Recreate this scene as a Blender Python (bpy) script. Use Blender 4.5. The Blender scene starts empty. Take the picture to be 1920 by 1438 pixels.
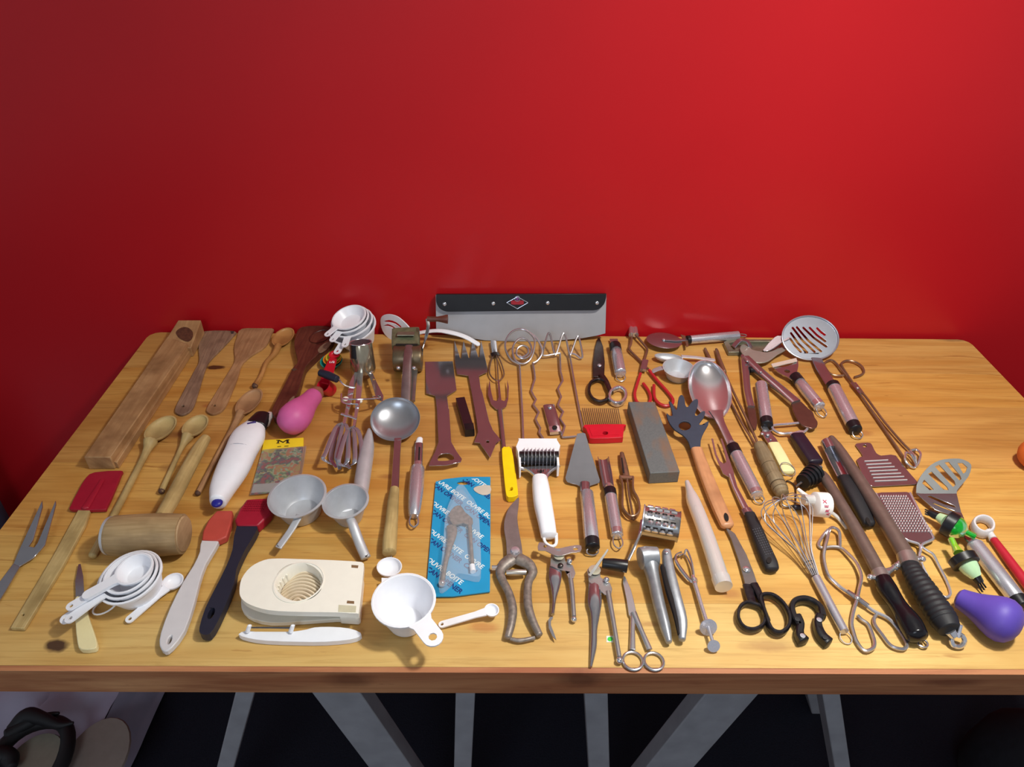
import bpy, math, random
import numpy as np
from mathutils import Vector, Matrix
from mathutils.geometry import tessellate_polygon
random.seed(7)
SC = bpy.context.scene
COL = SC.collection
# ---------------------------------------------------------------- camera, world, lights, exposure
F = 1350.0
YAW, PITCH, ROLL = 0.0136, 0.6257, 0.0161
CAMX, CAMY, CAMZ = -0.1224, -1.3084, 0.8186      # relative to the table top's back edge centre
TT = 0.74                                         # table top height
c_, s_ = math.cos, math.sin
FW = Vector((s_(YAW)*c_(PITCH), c_(YAW)*c_(PITCH), -s_(PITCH)))
R0 = Vector((c_(YAW), -s_(YAW), 0)); U0 = R0.cross(FW)
RT = R0*c_(ROLL)+U0*s_(ROLL); UP = U0*c_(ROLL)-R0*s_(ROLL)
CP = Vector((CAMX, CAMY, CAMZ+TT))
cam = bpy.data.cameras.new('camera'); cam.sensor_width = 36; cam.lens = F/1920*36; cam.clip_start = .02
co = bpy.data.objects.new('camera', cam); COL.objects.link(co)
co.matrix_world = Matrix(((RT.x, UP.x, -FW.x, CP.x), (RT.y, UP.y, -FW.y, CP.y), (RT.z, UP.z, -FW.z, CP.z), (0, 0, 0, 1)))
SC.camera = co
w = bpy.data.worlds.new('world'); SC.world = w; w.use_nodes = True
w.node_tree.nodes['Background'].inputs[0].default_value = (.80, .88, 1, 1)
w.node_tree.nodes['Background'].inputs[1].default_value = .38
def area(name, loc, aim, size, power, col, spread=180):
    L = bpy.data.lights.new(name, 'AREA'); L.shape = 'DISK'; L.size = size; L.energy = power; L.color = col
    o = bpy.data.objects.new(name, L); COL.objects.link(o); o.location = loc
    L.spread = math.radians(spread)
    o.rotation_euler = (Vector(aim)-Vector(loc)).to_track_quat('-Z', 'Y').to_euler(); return o
area('ceiling_lamp', (.48, -.73, TT+1.30), (.36, -.66, TT), .13, 12, (1, .97, .90), 140)
area('window_light', (-.7, -2.7, TT+1.45), (0, -.3, TT), .9, 12, (.74, .86, 1))
bl = bpy.data.lights.new('added_ceiling_fill', 'POINT'); bl.energy = 9; bl.color = (1, .96, .9); bl.shadow_soft_size = .06  # added point light, brightens the ceiling and upper wall beyond the lamp's beam
bo_ = bpy.data.objects.new('added_ceiling_fill', bl); COL.objects.link(bo_); bo_.location = (.36, -.90, TT+1.34)
SC.view_settings.view_transform = 'Standard'; SC.view_settings.look = 'None'
SC.view_settings.gamma = 1; SC.view_settings.use_curve_mapping = False
SC.view_settings.exposure = 0.0
# ---------------------------------------------------------------- picture point -> place on the table
def ray(px, py): return (FW*F + RT*(px-960) - UP*(py-719))
def P(px, py, z=0.0):
    d = ray(px, py); return CP + d*((TT+z/1000-CP.z)/d.z)
def PY(px, py, y):
    d = ray(px, py); return CP + d*((y-CP.y)/d.y)
def PP(px, py, o, n):
    d = ray(px, py); return CP + d*((o-CP).dot(n)/d.dot(n))
def S(p):
    return F/((p-CP).dot(FW))         # pixels per metre there
def lin(c):
    return tuple(((x/255)/12.92 if x/255 <= .04045 else ((x/255+.055)/1.055)**2.4) for x in c)
# ---------------------------------------------------------------- materials
MATS = {}
def newmat(name):
    m = bpy.data.materials.new(name); m.use_nodes = True; nt = m.node_tree
    return m, nt, nt.nodes['Principled BSDF']
def mix(nt, fac, a, b, mode='MIX'):
    n = nt.nodes.new('ShaderNodeMix'); n.data_type = 'RGBA'; n.blend_type = mode
    if hasattr(fac, 'links') or hasattr(fac, 'is_linked'): nt.links.new(fac, n.inputs[0])
    else: n.inputs[0].default_value = fac
    for k, v in ((6, a), (7, b)):
        if isinstance(v, tuple): n.inputs[k].default_value = (*v[:3], 1)
        else: nt.links.new(v, n.inputs[k])
    return n.outputs[2]
def coords(nt, kind, scale):
    t = nt.nodes.new('ShaderNodeTexCoord'); mp = nt.nodes.new('ShaderNodeMapping')
    nt.links.new(t.outputs[kind], mp.inputs[0]); mp.inputs['Scale'].default_value = scale; return mp.outputs[0]
def noise(nt, vec, sc, det=4, rough=.55, dist=0):
    n = nt.nodes.new('ShaderNodeTexNoise'); nt.links.new(vec, n.inputs[0])
    n.inputs['Scale'].default_value = sc; n.inputs['Detail'].default_value = det
    n.inputs['Roughness'].default_value = rough; n.inputs['Distortion'].default_value = dist; return n.outputs[0]
def ramp(nt, f, a, b):
    r = nt.nodes.new('ShaderNodeMapRange'); nt.links.new(f, r.inputs[0])
    r.inputs[1].default_value = a; r.inputs[2].default_value = b; return r.outputs[0]
def bump(nt, b, h, strength, dist=.001):
    n = nt.nodes.new('ShaderNodeBump'); n.inputs['Strength'].default_value = strength
    n.inputs['Distance'].default_value = dist; nt.links.new(h, n.inputs['Height']); nt.links.new(n.outputs[0], b.inputs['Normal'])
def plain(name, col, rough=.4, var=.06, scale=60, metal=0, trans=0, ior=1.45, bmp=.0, coat=0, sss=0):
    if name in MATS: return MATS[name]
    m, nt, b = newmat(name); c = lin(col)
    v = coords(nt, 'Object', (1, 1, 1)); n = noise(nt, v, scale)
    f = ramp(nt, n, .3, .7)
    nt.links.new(mix(nt, f, tuple(x*(1-var) for x in c), tuple(min(1, x*(1+var)) for x in c)), b.inputs['Base Color'])
    b.inputs['Metallic'].default_value = metal; b.inputs['IOR'].default_value = ior
    r = nt.nodes.new('ShaderNodeMapRange'); nt.links.new(n, r.inputs[0])
    r.inputs[3].default_value = rough*.85; r.inputs[4].default_value = min(1, rough*1.15); nt.links.new(r.outputs[0], b.inputs['Roughness'])
    b.inputs['Transmission Weight'].default_value = trans; b.inputs['Coat Weight'].default_value = coat
    if bmp: bump(nt, b, noise(nt, v, scale*6, 3), bmp, .0006)
    MATS[name] = m; return m
def metal(name, col, rough=.3, var=.12, scale=40, stretch=8, m=1.0, bmp=.05, rv=.1):
    if name in MATS: return MATS[name]
    M, nt, b = newmat(name); c = lin(col)
    v = coords(nt, 'UV', (stretch, 60, 1)); n = noise(nt, v, 8, 4)
    v2 = coords(nt, 'Object', (1, 1, 1)); n2 = noise(nt, v2, scale, 4)
    f = ramp(nt, n2, .35, .7)
    nt.links.new(mix(nt, f, tuple(x*(1-var) for x in c), c), b.inputs['Base Color'])
    b.inputs['Metallic'].default_value = m
    r = nt.nodes.new('ShaderNodeMapRange'); nt.links.new(n, r.inputs[0])
    r.inputs[3].default_value = rough*(1-rv); r.inputs[4].default_value = rough*(1+rv); nt.links.new(r.outputs[0], b.inputs['Roughness'])
    if bmp > .04: bump(nt, b, n, bmp, .0003)
    MATS[name] = M; return M
def wood(name, a, bcol, rough=.55, su=14, sv=220, kn=0):
    if name in MATS: return MATS[name]
    m, nt, b = newmat(name)
    v = coords(nt, 'UV', (su, sv, 1)); n = noise(nt, v, 1, 5, .6, .6)
    v2 = coords(nt, 'Object', (1, 1, 1)); n2 = noise(nt, v2, 18, 3)
    f = ramp(nt, n, .28, .72)
    c = mix(nt, f, lin(bcol), lin(a)); c = mix(nt, ramp(nt, n2, .45, .75), c, tuple(x*.72 for x in lin(bcol)))
    nt.links.new(c, b.inputs['Base Color']); b.inputs['Roughness'].default_value = rough
    bump(nt, b, n, .15, .0006); MATS[name] = m; return m
# ---------------------------------------------------------------- geometry (V, Fc, UV per corner)
class G:
    def __init__(s, V=None, Fc=None, UV=None): s.V = V or []; s.F = Fc or []; s.U = UV or []
    def __add__(s, o):
        n = len(s.V); return G(s.V+o.V, s.F+[tuple(i+n for i in f) for f in o.F], s.U+o.U)
def cr(pts, k, closed=False):
    """Catmull-Rom through tuples of numbers"""
    n = len(pts)
    if k < 2 or n < 3: return [tuple(p) for p in pts]
    A = [np.array(p, float) for p in pts]; out = []
    rng = range(n if closed else n-1)
    for i in rng:
        p1, p2 = A[i], A[(i+1) % n]
        p0 = A[(i-1) % n] if closed or i > 0 else 2*p1-p2
        p3 = A[(i+2) % n] if closed or i+2 < n else 2*p2-p1
        for j in range(k):
            t = j/k; out.append(tuple(.5*((2*p1)+(-p0+p2)*t+(2*p0-5*p1+4*p2-p3)*t*t+(-p0+3*p1-3*p2+p3)*t**3)))
    if not closed: out.append(tuple(A[-1]))
    return out
def sweep(pts, W, H=None, n=10, e=2.0, closed=False, cap=(0, 0), up=None):
    """pts world Vectors, W/H half sizes in metres per point; H None = round"""
    rnd = H is None; H = H or W; m = len(pts)
    T = []
    for i in range(m):
        a = pts[(i-1) % m] if closed or i > 0 else pts[i]; b = pts[(i+1) % m] if closed or i < m-1 else pts[i]
        t = (b-a); T.append(t.normalized() if t.length > 1e-9 else Vector((0, 1, 0)))
    fr = []; prev = None
    for i in range(m):
        t = T[i]
        if rnd and prev is not None: u = (prev-t*prev.dot(t)); u = u.normalized() if u.length > 1e-6 else t.orthogonal().normalized()
        else:
            z = up or Vector((0, 0, 1)); u = z-t*z.dot(t)
            if u.length < .05: u = prev-t*prev.dot(t) if prev is not None else t.orthogonal()
            u = u.normalized()
        prev = u; fr.append((t.cross(u), u))
    P2, W2, H2, F2, L2 = [], [], [], [], []
    def push(p, w, h, f): P2.append(p); W2.append(w); H2.append(h); F2.append(f)
    if cap[0] and not closed:
        for q in (.0, .35, .7, .92):
            k = math.sqrt(max(0, 1-(1-q)**2)); push(pts[0]-T[0]*W[0]*cap[0]*(1-q), W[0]*max(k, .08), H[0]*max(k, .08), fr[0])
    for i in range(m): push(pts[i], W[i], H[i], fr[i])
    if cap[1] and not closed:
        for q in (.92, .7, .35, .0):
            k = math.sqrt(max(0, 1-(1-q)**2)); push(pts[-1]+T[-1]*W[-1]*cap[1]*(1-q), W[-1]*max(k, .08), H[-1]*max(k, .08), fr[-1])
    V, Fc, U = [], [], []; L = 0; Ls = []
    for i, p in enumerate(P2):
        if i: L += (p-P2[i-1]).length
        Ls.append(L)
        for j in range(n):
            a = 2*math.pi*j/n; c, s = math.cos(a), math.sin(a)
            c = math.copysign(abs(c)**(2/e), c); s = math.copysign(abs(s)**(2/e), s)
            V.append(p+F2[i][0]*(c*W2[i])+F2[i][1]*(s*H2[i]))
    M = len(P2); per = 2*math.pi*max(W)
    for i in range(M if closed else M-1):
        k = (i+1) % M; la, lb = Ls[i], Ls[k] if k > i else Ls[i]+(P2[0]-P2[i]).length
        for j in range(n):
            q = (j+1) % n; Fc.append((i*n+j, i*n+q, k*n+q, k*n+j))
            U += [(la, j/n*per), (la, (j+1)/n*per), (lb, (j+1)/n*per), (lb, j/n*per)]
    if not closed:
        Fc.append(tuple(reversed(range(n)))); U += [(0, math.sin(6.28*j/n)*per/6) for j in reversed(range(n))]
        Fc.append(tuple((M-1)*n+j for j in range(n))); U += [(0, math.sin(6.28*j/n)*per/6) for j in range(n)]
    return G(V, Fc, U)
def lst(x, n):
    if isinstance(x, (int, float)): return [float(x)]*n
    if len(x) == n: return [float(v) for v in x]
    return [float(v) for v in np.interp(np.linspace(0, len(x)-1, n), range(len(x)), x)]
def tube(pts, w, h=None, k=1, n=10, e=2.0, closed=False, cap=(0, 0), dz=0):
    """pts (px, py[, z mm of the centre line]); w = half width in picture pixels; h = half height in mm (None = round).
    without z the piece rests on the table."""
    m = len(pts); w = lst(w, m); hh = lst(h, m) if h is not None else None
    rows = []
    for i, p in enumerate(pts):
        sc = S(P(p[0], p[1])); wm = w[i]/sc
        z = p[2] if len(p) > 2 else (hh[i] if hh else wm*1000)+.3
        q = P(p[0], p[1], z+dz); rows.append((q.x, q.y, q.z, wm, hh[i]/1000 if hh else wm))
    if k > 1: rows = cr(rows, k, closed)
    return sweep([Vector(r[:3]) for r in rows], [r[3] for r in rows], [r[4] for r in rows] if hh else None, n, e, closed, cap)
def wire(pts, mm, k=4, n=7, closed=False, z=None, cap=(0, 0)):
    """a wire of radius mm; points (px, py[, z mm])"""
    rows = [tuple(P(p[0], p[1], p[2] if len(p) > 2 else (mm+.3 if z is None else z))) for p in pts]
    if k > 1: rows = cr(rows, k, closed)
    return sweep([Vector(r) for r in rows], [mm/1000]*len(rows), None, n, 2, closed, cap)
def line(A, B, ra, rb=None, n=12, cap=(0, 0)):
    return sweep([A, B], [ra, ra if rb is None else rb], None, n, 2, False, cap)
def lathe(M, prof, n=24, sx=1, sy=1, arc=None):
    """prof [(r, z)] in metres in M's frame"""
    V, Fc, U = [], [], []; m = len(prof); idx = []; L = 0
    for i, (r, z) in enumerate(prof):
        if r < 1e-7: idx.append([len(V)]*n); V.append(M @ Vector((0, 0, z)))
        else:
            idx.append(list(range(len(V), len(V)+n)))
            for j in range(n):
                a = 2*math.pi*j/n; V.append(M @ Vector((r*math.cos(a)*sx, r*math.sin(a)*sy, z)))
    for i in range(m-1):
        d = math.hypot(prof[i+1][0]-prof[i][0], prof[i+1][1]-prof[i][1]); R = max(r for r, z in prof)*6.28
        for j in range(n):
            q = (j+1) % n; f = [idx[i][j], idx[i][q], idx[i+1][q], idx[i+1][j]]; u = [(j/n*R, L), ((j+1)/n*R, L), ((j+1)/n*R, L+d), (j/n*R, L+d)]
            g, gu = [], []
            for a, b in zip(f, u):
                if a not in g: g.append(a); gu.append(b)
            if len(g) > 2: Fc.append(tuple(g)); U += gu
        L += d
    return G(V, Fc, U)
def frame(o, z=(0, 0, 1), x=(1, 0, 0)):
    z = Vector(z).normalized(); x = Vector(x); x = (x-z*x.dot(z)).normalized(); y = z.cross(x)
    return Matrix(((x.x, y.x, z.x, o.x), (x.y, y.y, z.y, o.y), (x.z, y.z, z.z, o.z), (0, 0, 0, 1)))
def bowlprof(a, d, th, flat=0.0, bot=0.0, k=9):
    """half-ellipsoid (bot=0) or tapered flat-bottomed cup (bot = bottom radius share); rim at z=0"""
    o, i = [], []
    if bot:
        rb = a*bot; o = [(0, -d), (rb*.86, -d), (rb*.97, -d+a*.04), (rb, -d+a*.1), (a, 0)]
        i = [(a-th, 0), (rb-th, -d+a*.12), (rb*.84, -d+th), (0, -d+th)]
    else:
        for j in range(k+1):
            t = j/k*math.pi/2; o.append((a*math.sin(t), -d*math.cos(t)))
        for j in range(k, -1, -1):
            t = j/k*math.pi/2; i.append(((a-th)*math.sin(t), -(d-th)*math.cos(t)))
    return o+i
def oval(C, E, w, z, d, th=1.2, tilt=0, n=28, bot=0, side=0):
    """spoon bowl: C centre and E end of the long axis (picture points on the rim plane at z mm), w half width px, d depth mm"""
    c = P(*C, z); e_ = P(*E, z); a = (e_-c).length; b = w/S(c); x = (e_-c).normalized(); zz = Vector((0, 0, 1))
    if tilt: zz = (zz*math.cos(math.radians(tilt))-x*math.sin(math.radians(tilt)))
    if side: y = zz.cross(x); zz = (zz*math.cos(math.radians(side))+y*math.sin(math.radians(side)))
    M = frame(c, zz, x); r = th/1000/b
    return lathe(M, [(q*(1-r) if k > 9 else q, h) for k, (q, h) in enumerate([(math.sin(j/9*math.pi/2), -d/1000*math.cos(j/9*math.pi/2)) for j in range(10)]+[(math.sin(j/9*math.pi/2), -(d-th)/1000*math.cos(j/9*math.pi/2)) for j in range(9, -1, -1)])], n, a, b) if not bot else lathe(M, bowlprof(b, d/1000, th/1000, bot=bot), n, a/b, 1)
def slab(outl, o, n, th, holes=()):
    """outline of world points in the plane (o, n), thickness th metres against n"""
    n = n.normalized(); loops = [list(outl)]+[list(h) for h in holes]
    tris = tessellate_polygon([[Vector(p) for p in l] for l in loops]); flat = [p for l in loops for p in l]
    N = len(flat); V = [Vector(p) for p in flat]+[Vector(p)-n*th for p in flat]
    A = np.array([list(p) for p in outl]); A = A-A.mean(0); u, s, vt = np.linalg.svd(A, full_matrices=False)
    a, b = Vector(vt[0]), Vector(vt[1]); uv = [(p.dot(a), p.dot(b)) for p in V]
    Fc, U = [], []
    def addf(f): Fc.append(f); U.extend(uv[i] for i in f)
    for t in tris:
        nn = (V[t[1]]-V[t[0]]).cross(V[t[2]]-V[t[0]])
        t = tuple(t) if nn.dot(n) > 0 else tuple(reversed(t))
        addf(t); addf(tuple(N+i for i in reversed(t)))
    off = 0
    for li, l in enumerate(loops):
        m = len(l); ar = sum(((l[i]-l[0]).cross(l[(i+1) % m]-l[0])).dot(n) for i in range(m))
        ccw = (ar > 0) == (li == 0)
        for i in range(m):
            p, q = off+i, off+(i+1) % m
            addf((p, N+p, N+q, q) if ccw else (q, N+q, N+p, p))
        off += m
    return G(V, Fc, U)
def plane3(a, b, c):
    n = (b-a).cross(c-a).normalized()
    if n.z < 0 or (abs(n.z) < 1e-6 and n.y > 0): n = -n
    return a, n
def plate(out, z=2, th=1.5, holes=(), k=1, pl=None, hk=1):
    """flat piece; out = picture points of its top outline at height z mm, or on the plane pl"""
    if k > 1: out = cr(out, k, True)
    holes = [cr(h, hk, True) if hk > 1 else h for h in holes]
    if pl is None: o, n = P(960, 900, z), Vector((0, 0, 1))
    else: o, n = pl
    f = lambda l: [PP(p[0], p[1], o, n) for p in l]
    return slab(f(out), o, n, th/1000, [f(h) for h in holes])
def pp(*p): return plane3(*[P(*q) for q in p])
def el(cx, cy, rx, ry, n=14, a=0):
    a = math.radians(a); return [(cx+rx*math.cos(t)*math.cos(a)-ry*math.sin(t)*math.sin(a), cy+rx*math.cos(t)*math.sin(a)+ry*math.sin(t)*math.cos(a)) for t in (2*math.pi*i/n for i in range(n))]
def ball(p, r, sz=1, n=16):
    return lathe(frame(p), [(r*math.sin(t), -r*sz*math.cos(t)) for t in (math.pi*i/10 for i in range(11))], n)
def ringz(cx, cy, rpx, mm, z=None, n=24, sy=1):
    """round ring lying at height z, radius from pixels"""
    z = mm+.3 if z is None else z; c = P(cx, cy, z); r = rpx/S(c)
    return sweep([c+Vector((r*math.cos(t), r*sy*math.sin(t), 0)) for t in (2*math.pi*i/n for i in range(n))], [mm/1000]*n, None, 8, 2, True)
# ---------------------------------------------------------------- objects
def mesh(name, g, m, bev=0):
    me = bpy.data.meshes.new(name); me.from_pydata([tuple(v) for v in g.V], [], g.F)
    if g.U and len(g.U) == len(me.loops):
        uv = me.uv_layers.new(name='UVMap'); uv.data.foreach_set('uv', [x for u in g.U for x in u])
    me.materials.append(m); me.polygons.foreach_set('use_smooth', [True]*len(me.polygons))
    me.set_sharp_from_angle(angle=math.radians(38)); me.update(); return me
class Thing:
    def __init__(s, name, label, cat, at=None, group=None, z=0, loc=None):
        s.o = bpy.data.objects.new(name, None); COL.objects.link(s.o); s.o.empty_display_size = .02
        s.o.location = loc if loc is not None else P(at[0], at[1], z); s.name = name
        s.o['label'] = label; s.o['category'] = cat
        if group: s.o['group'] = group
    def add(s, name, g, m, parent=None, label=None, bev=0, stuff=False):
        base = s.o.location.copy(); g2 = G([v-base for v in g.V], g.F, g.U)
        o = bpy.data.objects.new(name, mesh(name, g2, m)); COL.objects.link(o); o.parent = parent or s.o
        if label: o['label'] = label
        if stuff: o['kind'] = 'stuff'
        if bev:
            b = o.modifiers.new('bevel', 'BEVEL'); b.width = bev/1000; b.segments = 2; b.limit_method = 'ANGLE'; b.angle_limit = math.radians(50)
        return o
def single(name, label, cat, g, m, group=None, bev=0, kind=None):
    c = Vector((0, 0, 0))
    for v in g.V: c += Vector(v)
    c /= len(g.V); c.z = min(v[2] for v in g.V)
    o = bpy.data.objects.new(name, mesh(name, G([Vector(v)-c for v in g.V], g.F, g.U), m)); COL.objects.link(o); o.location = c
    if kind: o['kind'] = kind
    if cat: o['label'] = label; o['category'] = cat
    if group: o['group'] = group
    if bev:
        b = o.modifiers.new('bevel', 'BEVEL'); b.width = bev/1000; b.segments = 2; b.limit_method = 'ANGLE'; b.angle_limit = math.radians(50)
    return o
def box(a, b):
    x0, y0, z0 = a; x1, y1, z1 = b
    V = [Vector(p) for p in ((x0, y0, z0), (x1, y0, z0), (x1, y1, z0), (x0, y1, z0), (x0, y0, z1), (x1, y0, z1), (x1, y1, z1), (x0, y1, z1))]
    Fc = [(3, 2, 1, 0), (4, 5, 6, 7), (0, 1, 5, 4), (1, 2, 6, 5), (2, 3, 7, 6), (3, 0, 4, 7)]; U = []
    for f in Fc:
        A = np.array([V[i] for i in f]); d = A.max(0)-A.min(0); ax = sorted(range(3), key=lambda k: -d[k])[:2]
        if 0 in ax and ax[0] != 0: ax = ax[::-1]
        U += [(V[i][ax[0]], V[i][ax[1]]) for i in f]
    return G(V, Fc, U)
def words(s, M, size, sx=1, clip=None, bold=0, align='CENTER', shear=0, ext=.0002):
    cu = bpy.data.curves.new('t', 'FONT'); cu.body = s; cu.size = size; cu.align_x = align; cu.align_y = 'CENTER'; cu.extrude = ext; cu.offset = bold; cu.shear = shear; cu.resolution_u = 3
    ob = bpy.data.objects.new('t', cu); me = bpy.data.meshes.new_from_object(ob)
    V = [M @ Vector((v.co.x*sx, v.co.y, v.co.z)) for v in me.vertices]; Fc = [tuple(p.vertices) for p in me.polygons]
    bpy.data.objects.remove(ob); bpy.data.curves.remove(cu)
    if clip:
        import bmesh
        bm = bmesh.new(); vs = [bm.verts.new(v) for v in V]
        for f in Fc:
            try: bm.faces.new([vs[i] for i in f])
            except ValueError: pass
        for (o, n) in clip: bmesh.ops.bisect_plane(bm, geom=bm.verts[:]+bm.edges[:]+bm.faces[:], plane_co=o, plane_no=n, clear_outer=True)
        bm.verts.index_update(); V = [v.co.copy() for v in bm.verts]; Fc = [tuple(v.index for v in f.verts) for f in bm.faces]; bm.free()
    return G(V, Fc, [(0, 0)]*sum(len(f) for f in Fc))
# ---------------------------------------------------------------- the room
WY = .012
def structure(name, g, m): return single(name, None, None, g, m, kind='structure')
m, nt, b = newmat('red_paint')
v = coords(nt, 'Object', (1, 1, 1)); n1 = noise(nt, v, 1.6, 3); n2 = noise(nt, v, 420, 2)
nt.links.new(mix(nt, ramp(nt, n1, .3, .7), lin((178, 22, 29)), lin((186, 25, 32))), b.inputs['Base Color'])
b.inputs['Roughness'].default_value = .32; b.inputs['Specular IOR Level'].default_value = .32
bump(nt, b, n2, .10, .0004); RED_WALL = m
structure('wall_back', box((-3.2, WY, 0), (3.2, WY+.12, TT+.86)), RED_WALL)
structure('wall_back_upper', box((-3.2, WY, TT+.86), (3.2, WY+.12, 2.5)), plain('white_wall_paint', (226, 224, 220), .8, .02, 3))
m, nt, b = newmat('dark_carpet')
v = coords(nt, 'Object', (1, 1, 1)); n1 = noise(nt, v, 260, 3)
nt.links.new(mix(nt, n1, lin((9, 11, 22)), lin((24, 27, 44))), b.inputs['Base Color']); b.inputs['Roughness'].default_value = .95; bump(nt, b, n1, .5, .003)
structure('floor', box((-3.2, -3.6, -.05), (3.2, WY+.12, 0)), m)
structure('ceiling', box((-3.2, -3.6, 2.5), (3.2, WY+.12, 2.6)), plain('ceiling_paint', (225, 222, 215), .9, .02, 3))
# ---------------------------------------------------------------- the table
HW, DP, TH = .875, .7917, .046
def pine(name, a, bc, knots, seed, edge=False):
    m, nt, b = newmat(name); g = nt.nodes.new('ShaderNodeNewGeometry').outputs['Position']
    def mp(sc, loc=(0, 0, 0)):
        q = nt.nodes.new('ShaderNodeMapping'); nt.links.new(g, q.inputs[0]); q.inputs['Scale'].default_value = sc; q.inputs['Location'].default_value = loc; return q.outputs[0]
    nb = noise(nt, mp((1.6, 11, 11), (seed, seed*2, 0)), 1, 4, .55, 1.6)          # broad figure
    nf = noise(nt, mp((5, 120, 120), (seed, 0, 0)), 1, 5, .62, 1.2)      # fine grain
    ns = noise(nt, mp((9, 60, 60), (0, seed, 0)), 1, 3, .6, 1.0)
    c = mix(nt, ramp(nt, nb, .32, .68), lin(a), lin(bc))
    c = mix(nt, ramp(nt, nf, .48, .80), c, tuple(x*.80 for x in lin(bc)))
    c = mix(nt, ramp(nt, ns, .66, .80), c, tuple(x*k for x, k in zip(lin(bc), (.62, .5, .42))))
    for (kp, r, sx, col, soft) in knots:
        d = nt.nodes.new('ShaderNodeVectorMath'); d.operation = 'SUBTRACT'; nt.links.new(g, d.inputs[0]); d.inputs[1].default_value = kp
        wq = nt.nodes.new('ShaderNodeVectorMath'); wq.operation = 'MULTIPLY'; nt.links.new(d.outputs[0], wq.inputs[0]); wq.inputs[1].default_value = (1/(r*sx), 1/r, 1/r)
        l = nt.nodes.new('ShaderNodeVectorMath'); l.operation = 'LENGTH'; nt.links.new(wq.outputs[0], l.inputs[0])
        ad = nt.nodes.new('ShaderNodeMath'); ad.operation = 'MULTIPLY_ADD'; nt.links.new(noise(nt, mp((60, 60, 60)), 1, 2), ad.inputs[0]); ad.inputs[1].default_value = .9; nt.links.new(l.outputs['Value'], ad.inputs[2])
        r_ = nt.nodes.new('ShaderNodeMapRange'); nt.links.new(ad.outputs[0], r_.inputs[0]); r_.inputs[1].default_value = 1.1; r_.inputs[2].default_value = 1.1+soft; r_.inputs[3].default_value = .92 if soft < .8 else .5; r_.inputs[4].default_value = 0
        c = mix(nt, r_.outputs[0], c, lin(col))
    nt.links.new(c, b.inputs['Base Color'])
    rr = nt.nodes.new('ShaderNodeMapRange'); nt.links.new(nf, rr.inputs[0]); rr.inputs[3].default_value = .42; rr.inputs[4].default_value = .58; nt.links.new(rr.outputs[0], b.inputs['Roughness'])
    bump(nt, b, nf, .12, .0005); return m
seams = [0, P(960, 694).y, P(960, 757).y, P(960, 872).y, P(960, 1010).y, P(960, 1130).y, P(960, 1251).y, -DP]
K = lambda x, y, r, sx, col=(70, 24, 22), soft=.5: (tuple(P(x, y)), r, sx, col, soft)
kn = {0: [K(1790, 637, .006, 5, (80, 60, 50), 1)], 1: [K(403, 689, .0075, 2.6, (62, 22, 14))], 2: [K(388, 761, .004, 2, (150, 70, 40), 1), K(320, 815, .008, 2, (130, 70, 40), 1.5), K(1500, 745, .004, 4, (150, 110, 70), 1)],
      3: [K(342, 814, .008, 1.8, (96, 40, 22), 1), K(735, 893, .005, 3.5, (130, 62, 32), 1), K(1620, 812, .006, 2, (150, 90, 50), 1)], 4: [K(318, 877, .007, 1.8, (110, 55, 28), 1), K(945, 945, .011, 2.4, (176, 100, 52), 1.6), K(1330, 945, .008, 2, (160, 110, 65), 1)],
      5: [K(1367, 1113, .006, 2, (150, 92, 52), 1), K(1385, 1035, .003, 1.6, (150, 95, 60), 1)], 6: [K(106, 1210, .0105, 1.5, (46, 16, 22), .5), K(905, 1176, .006, 3, (176, 96, 48), 1), K(1440, 1210, .007, 4, (158, 112, 68), 1), K(1218, 1170, .003, 4, (150, 95, 50), 1)], 7: []}
tone = [((208, 164, 94), (182, 128, 60)), ((212, 163, 86), (184, 126, 54)), ((206, 157, 86), (174, 120, 56)), ((214, 168, 90), (188, 130, 57)), ((214, 174, 98), (192, 142, 68)), ((216, 182, 112), (198, 154, 84)), ((202, 146, 100), (152, 88, 56))]
table = Thing('worktable', 'large varnished pine table carrying all the kitchen tools against the red wall', 'table', loc=Vector((0, -DP/2, 0)))
for i in range(7):
    y0, y1 = seams[i+1], seams[i]; g_ = .00012
    kk = [k for L_ in kn.values() for k in L_ if y0-.002 <= k[0][1] <= y1+.002]
    if i == 6: kk = kk+[((P(645, 1280).x, -DP, TT-.016), .011, 2.0, (70, 26, 16), 1.2), ((P(1090, 1280).x, -DP, TT-.014), .011, 1.7, (62, 20, 14), 1.2), ((P(1800, 1280).x, -DP, TT-.018), .006, 5, (90, 30, 22), 1.2)]
    if i == 0:
        r = .022; out = [Vector((-HW, y0+g_, TT)), Vector((HW, y0+g_, TT))]+[Vector((HW-r+r*math.cos(a), -r+r*math.sin(a), TT)) for a in (0, .5, 1.05, 1.57)]+[Vector((-HW+r-r*math.sin(a), -r+r*math.cos(a), TT)) for a in (0, .5, 1.05, 1.57)]
        gg = slab(out, out[0], Vector((0, 0, 1)), TH)
        A = G(gg.V, gg.F, [(gg.V[i_].x, gg.V[i_].y) for f in gg.F for i_ in f]); gg = A
    else: gg = box((-HW, y0+(g_ if i < 6 else 0), TT-TH), (HW, y1-g_, TT))
    table.add('board', gg, pine('pine_board_%d' % i, *tone[i], kk, i*3.7), bev=.35)
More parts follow.
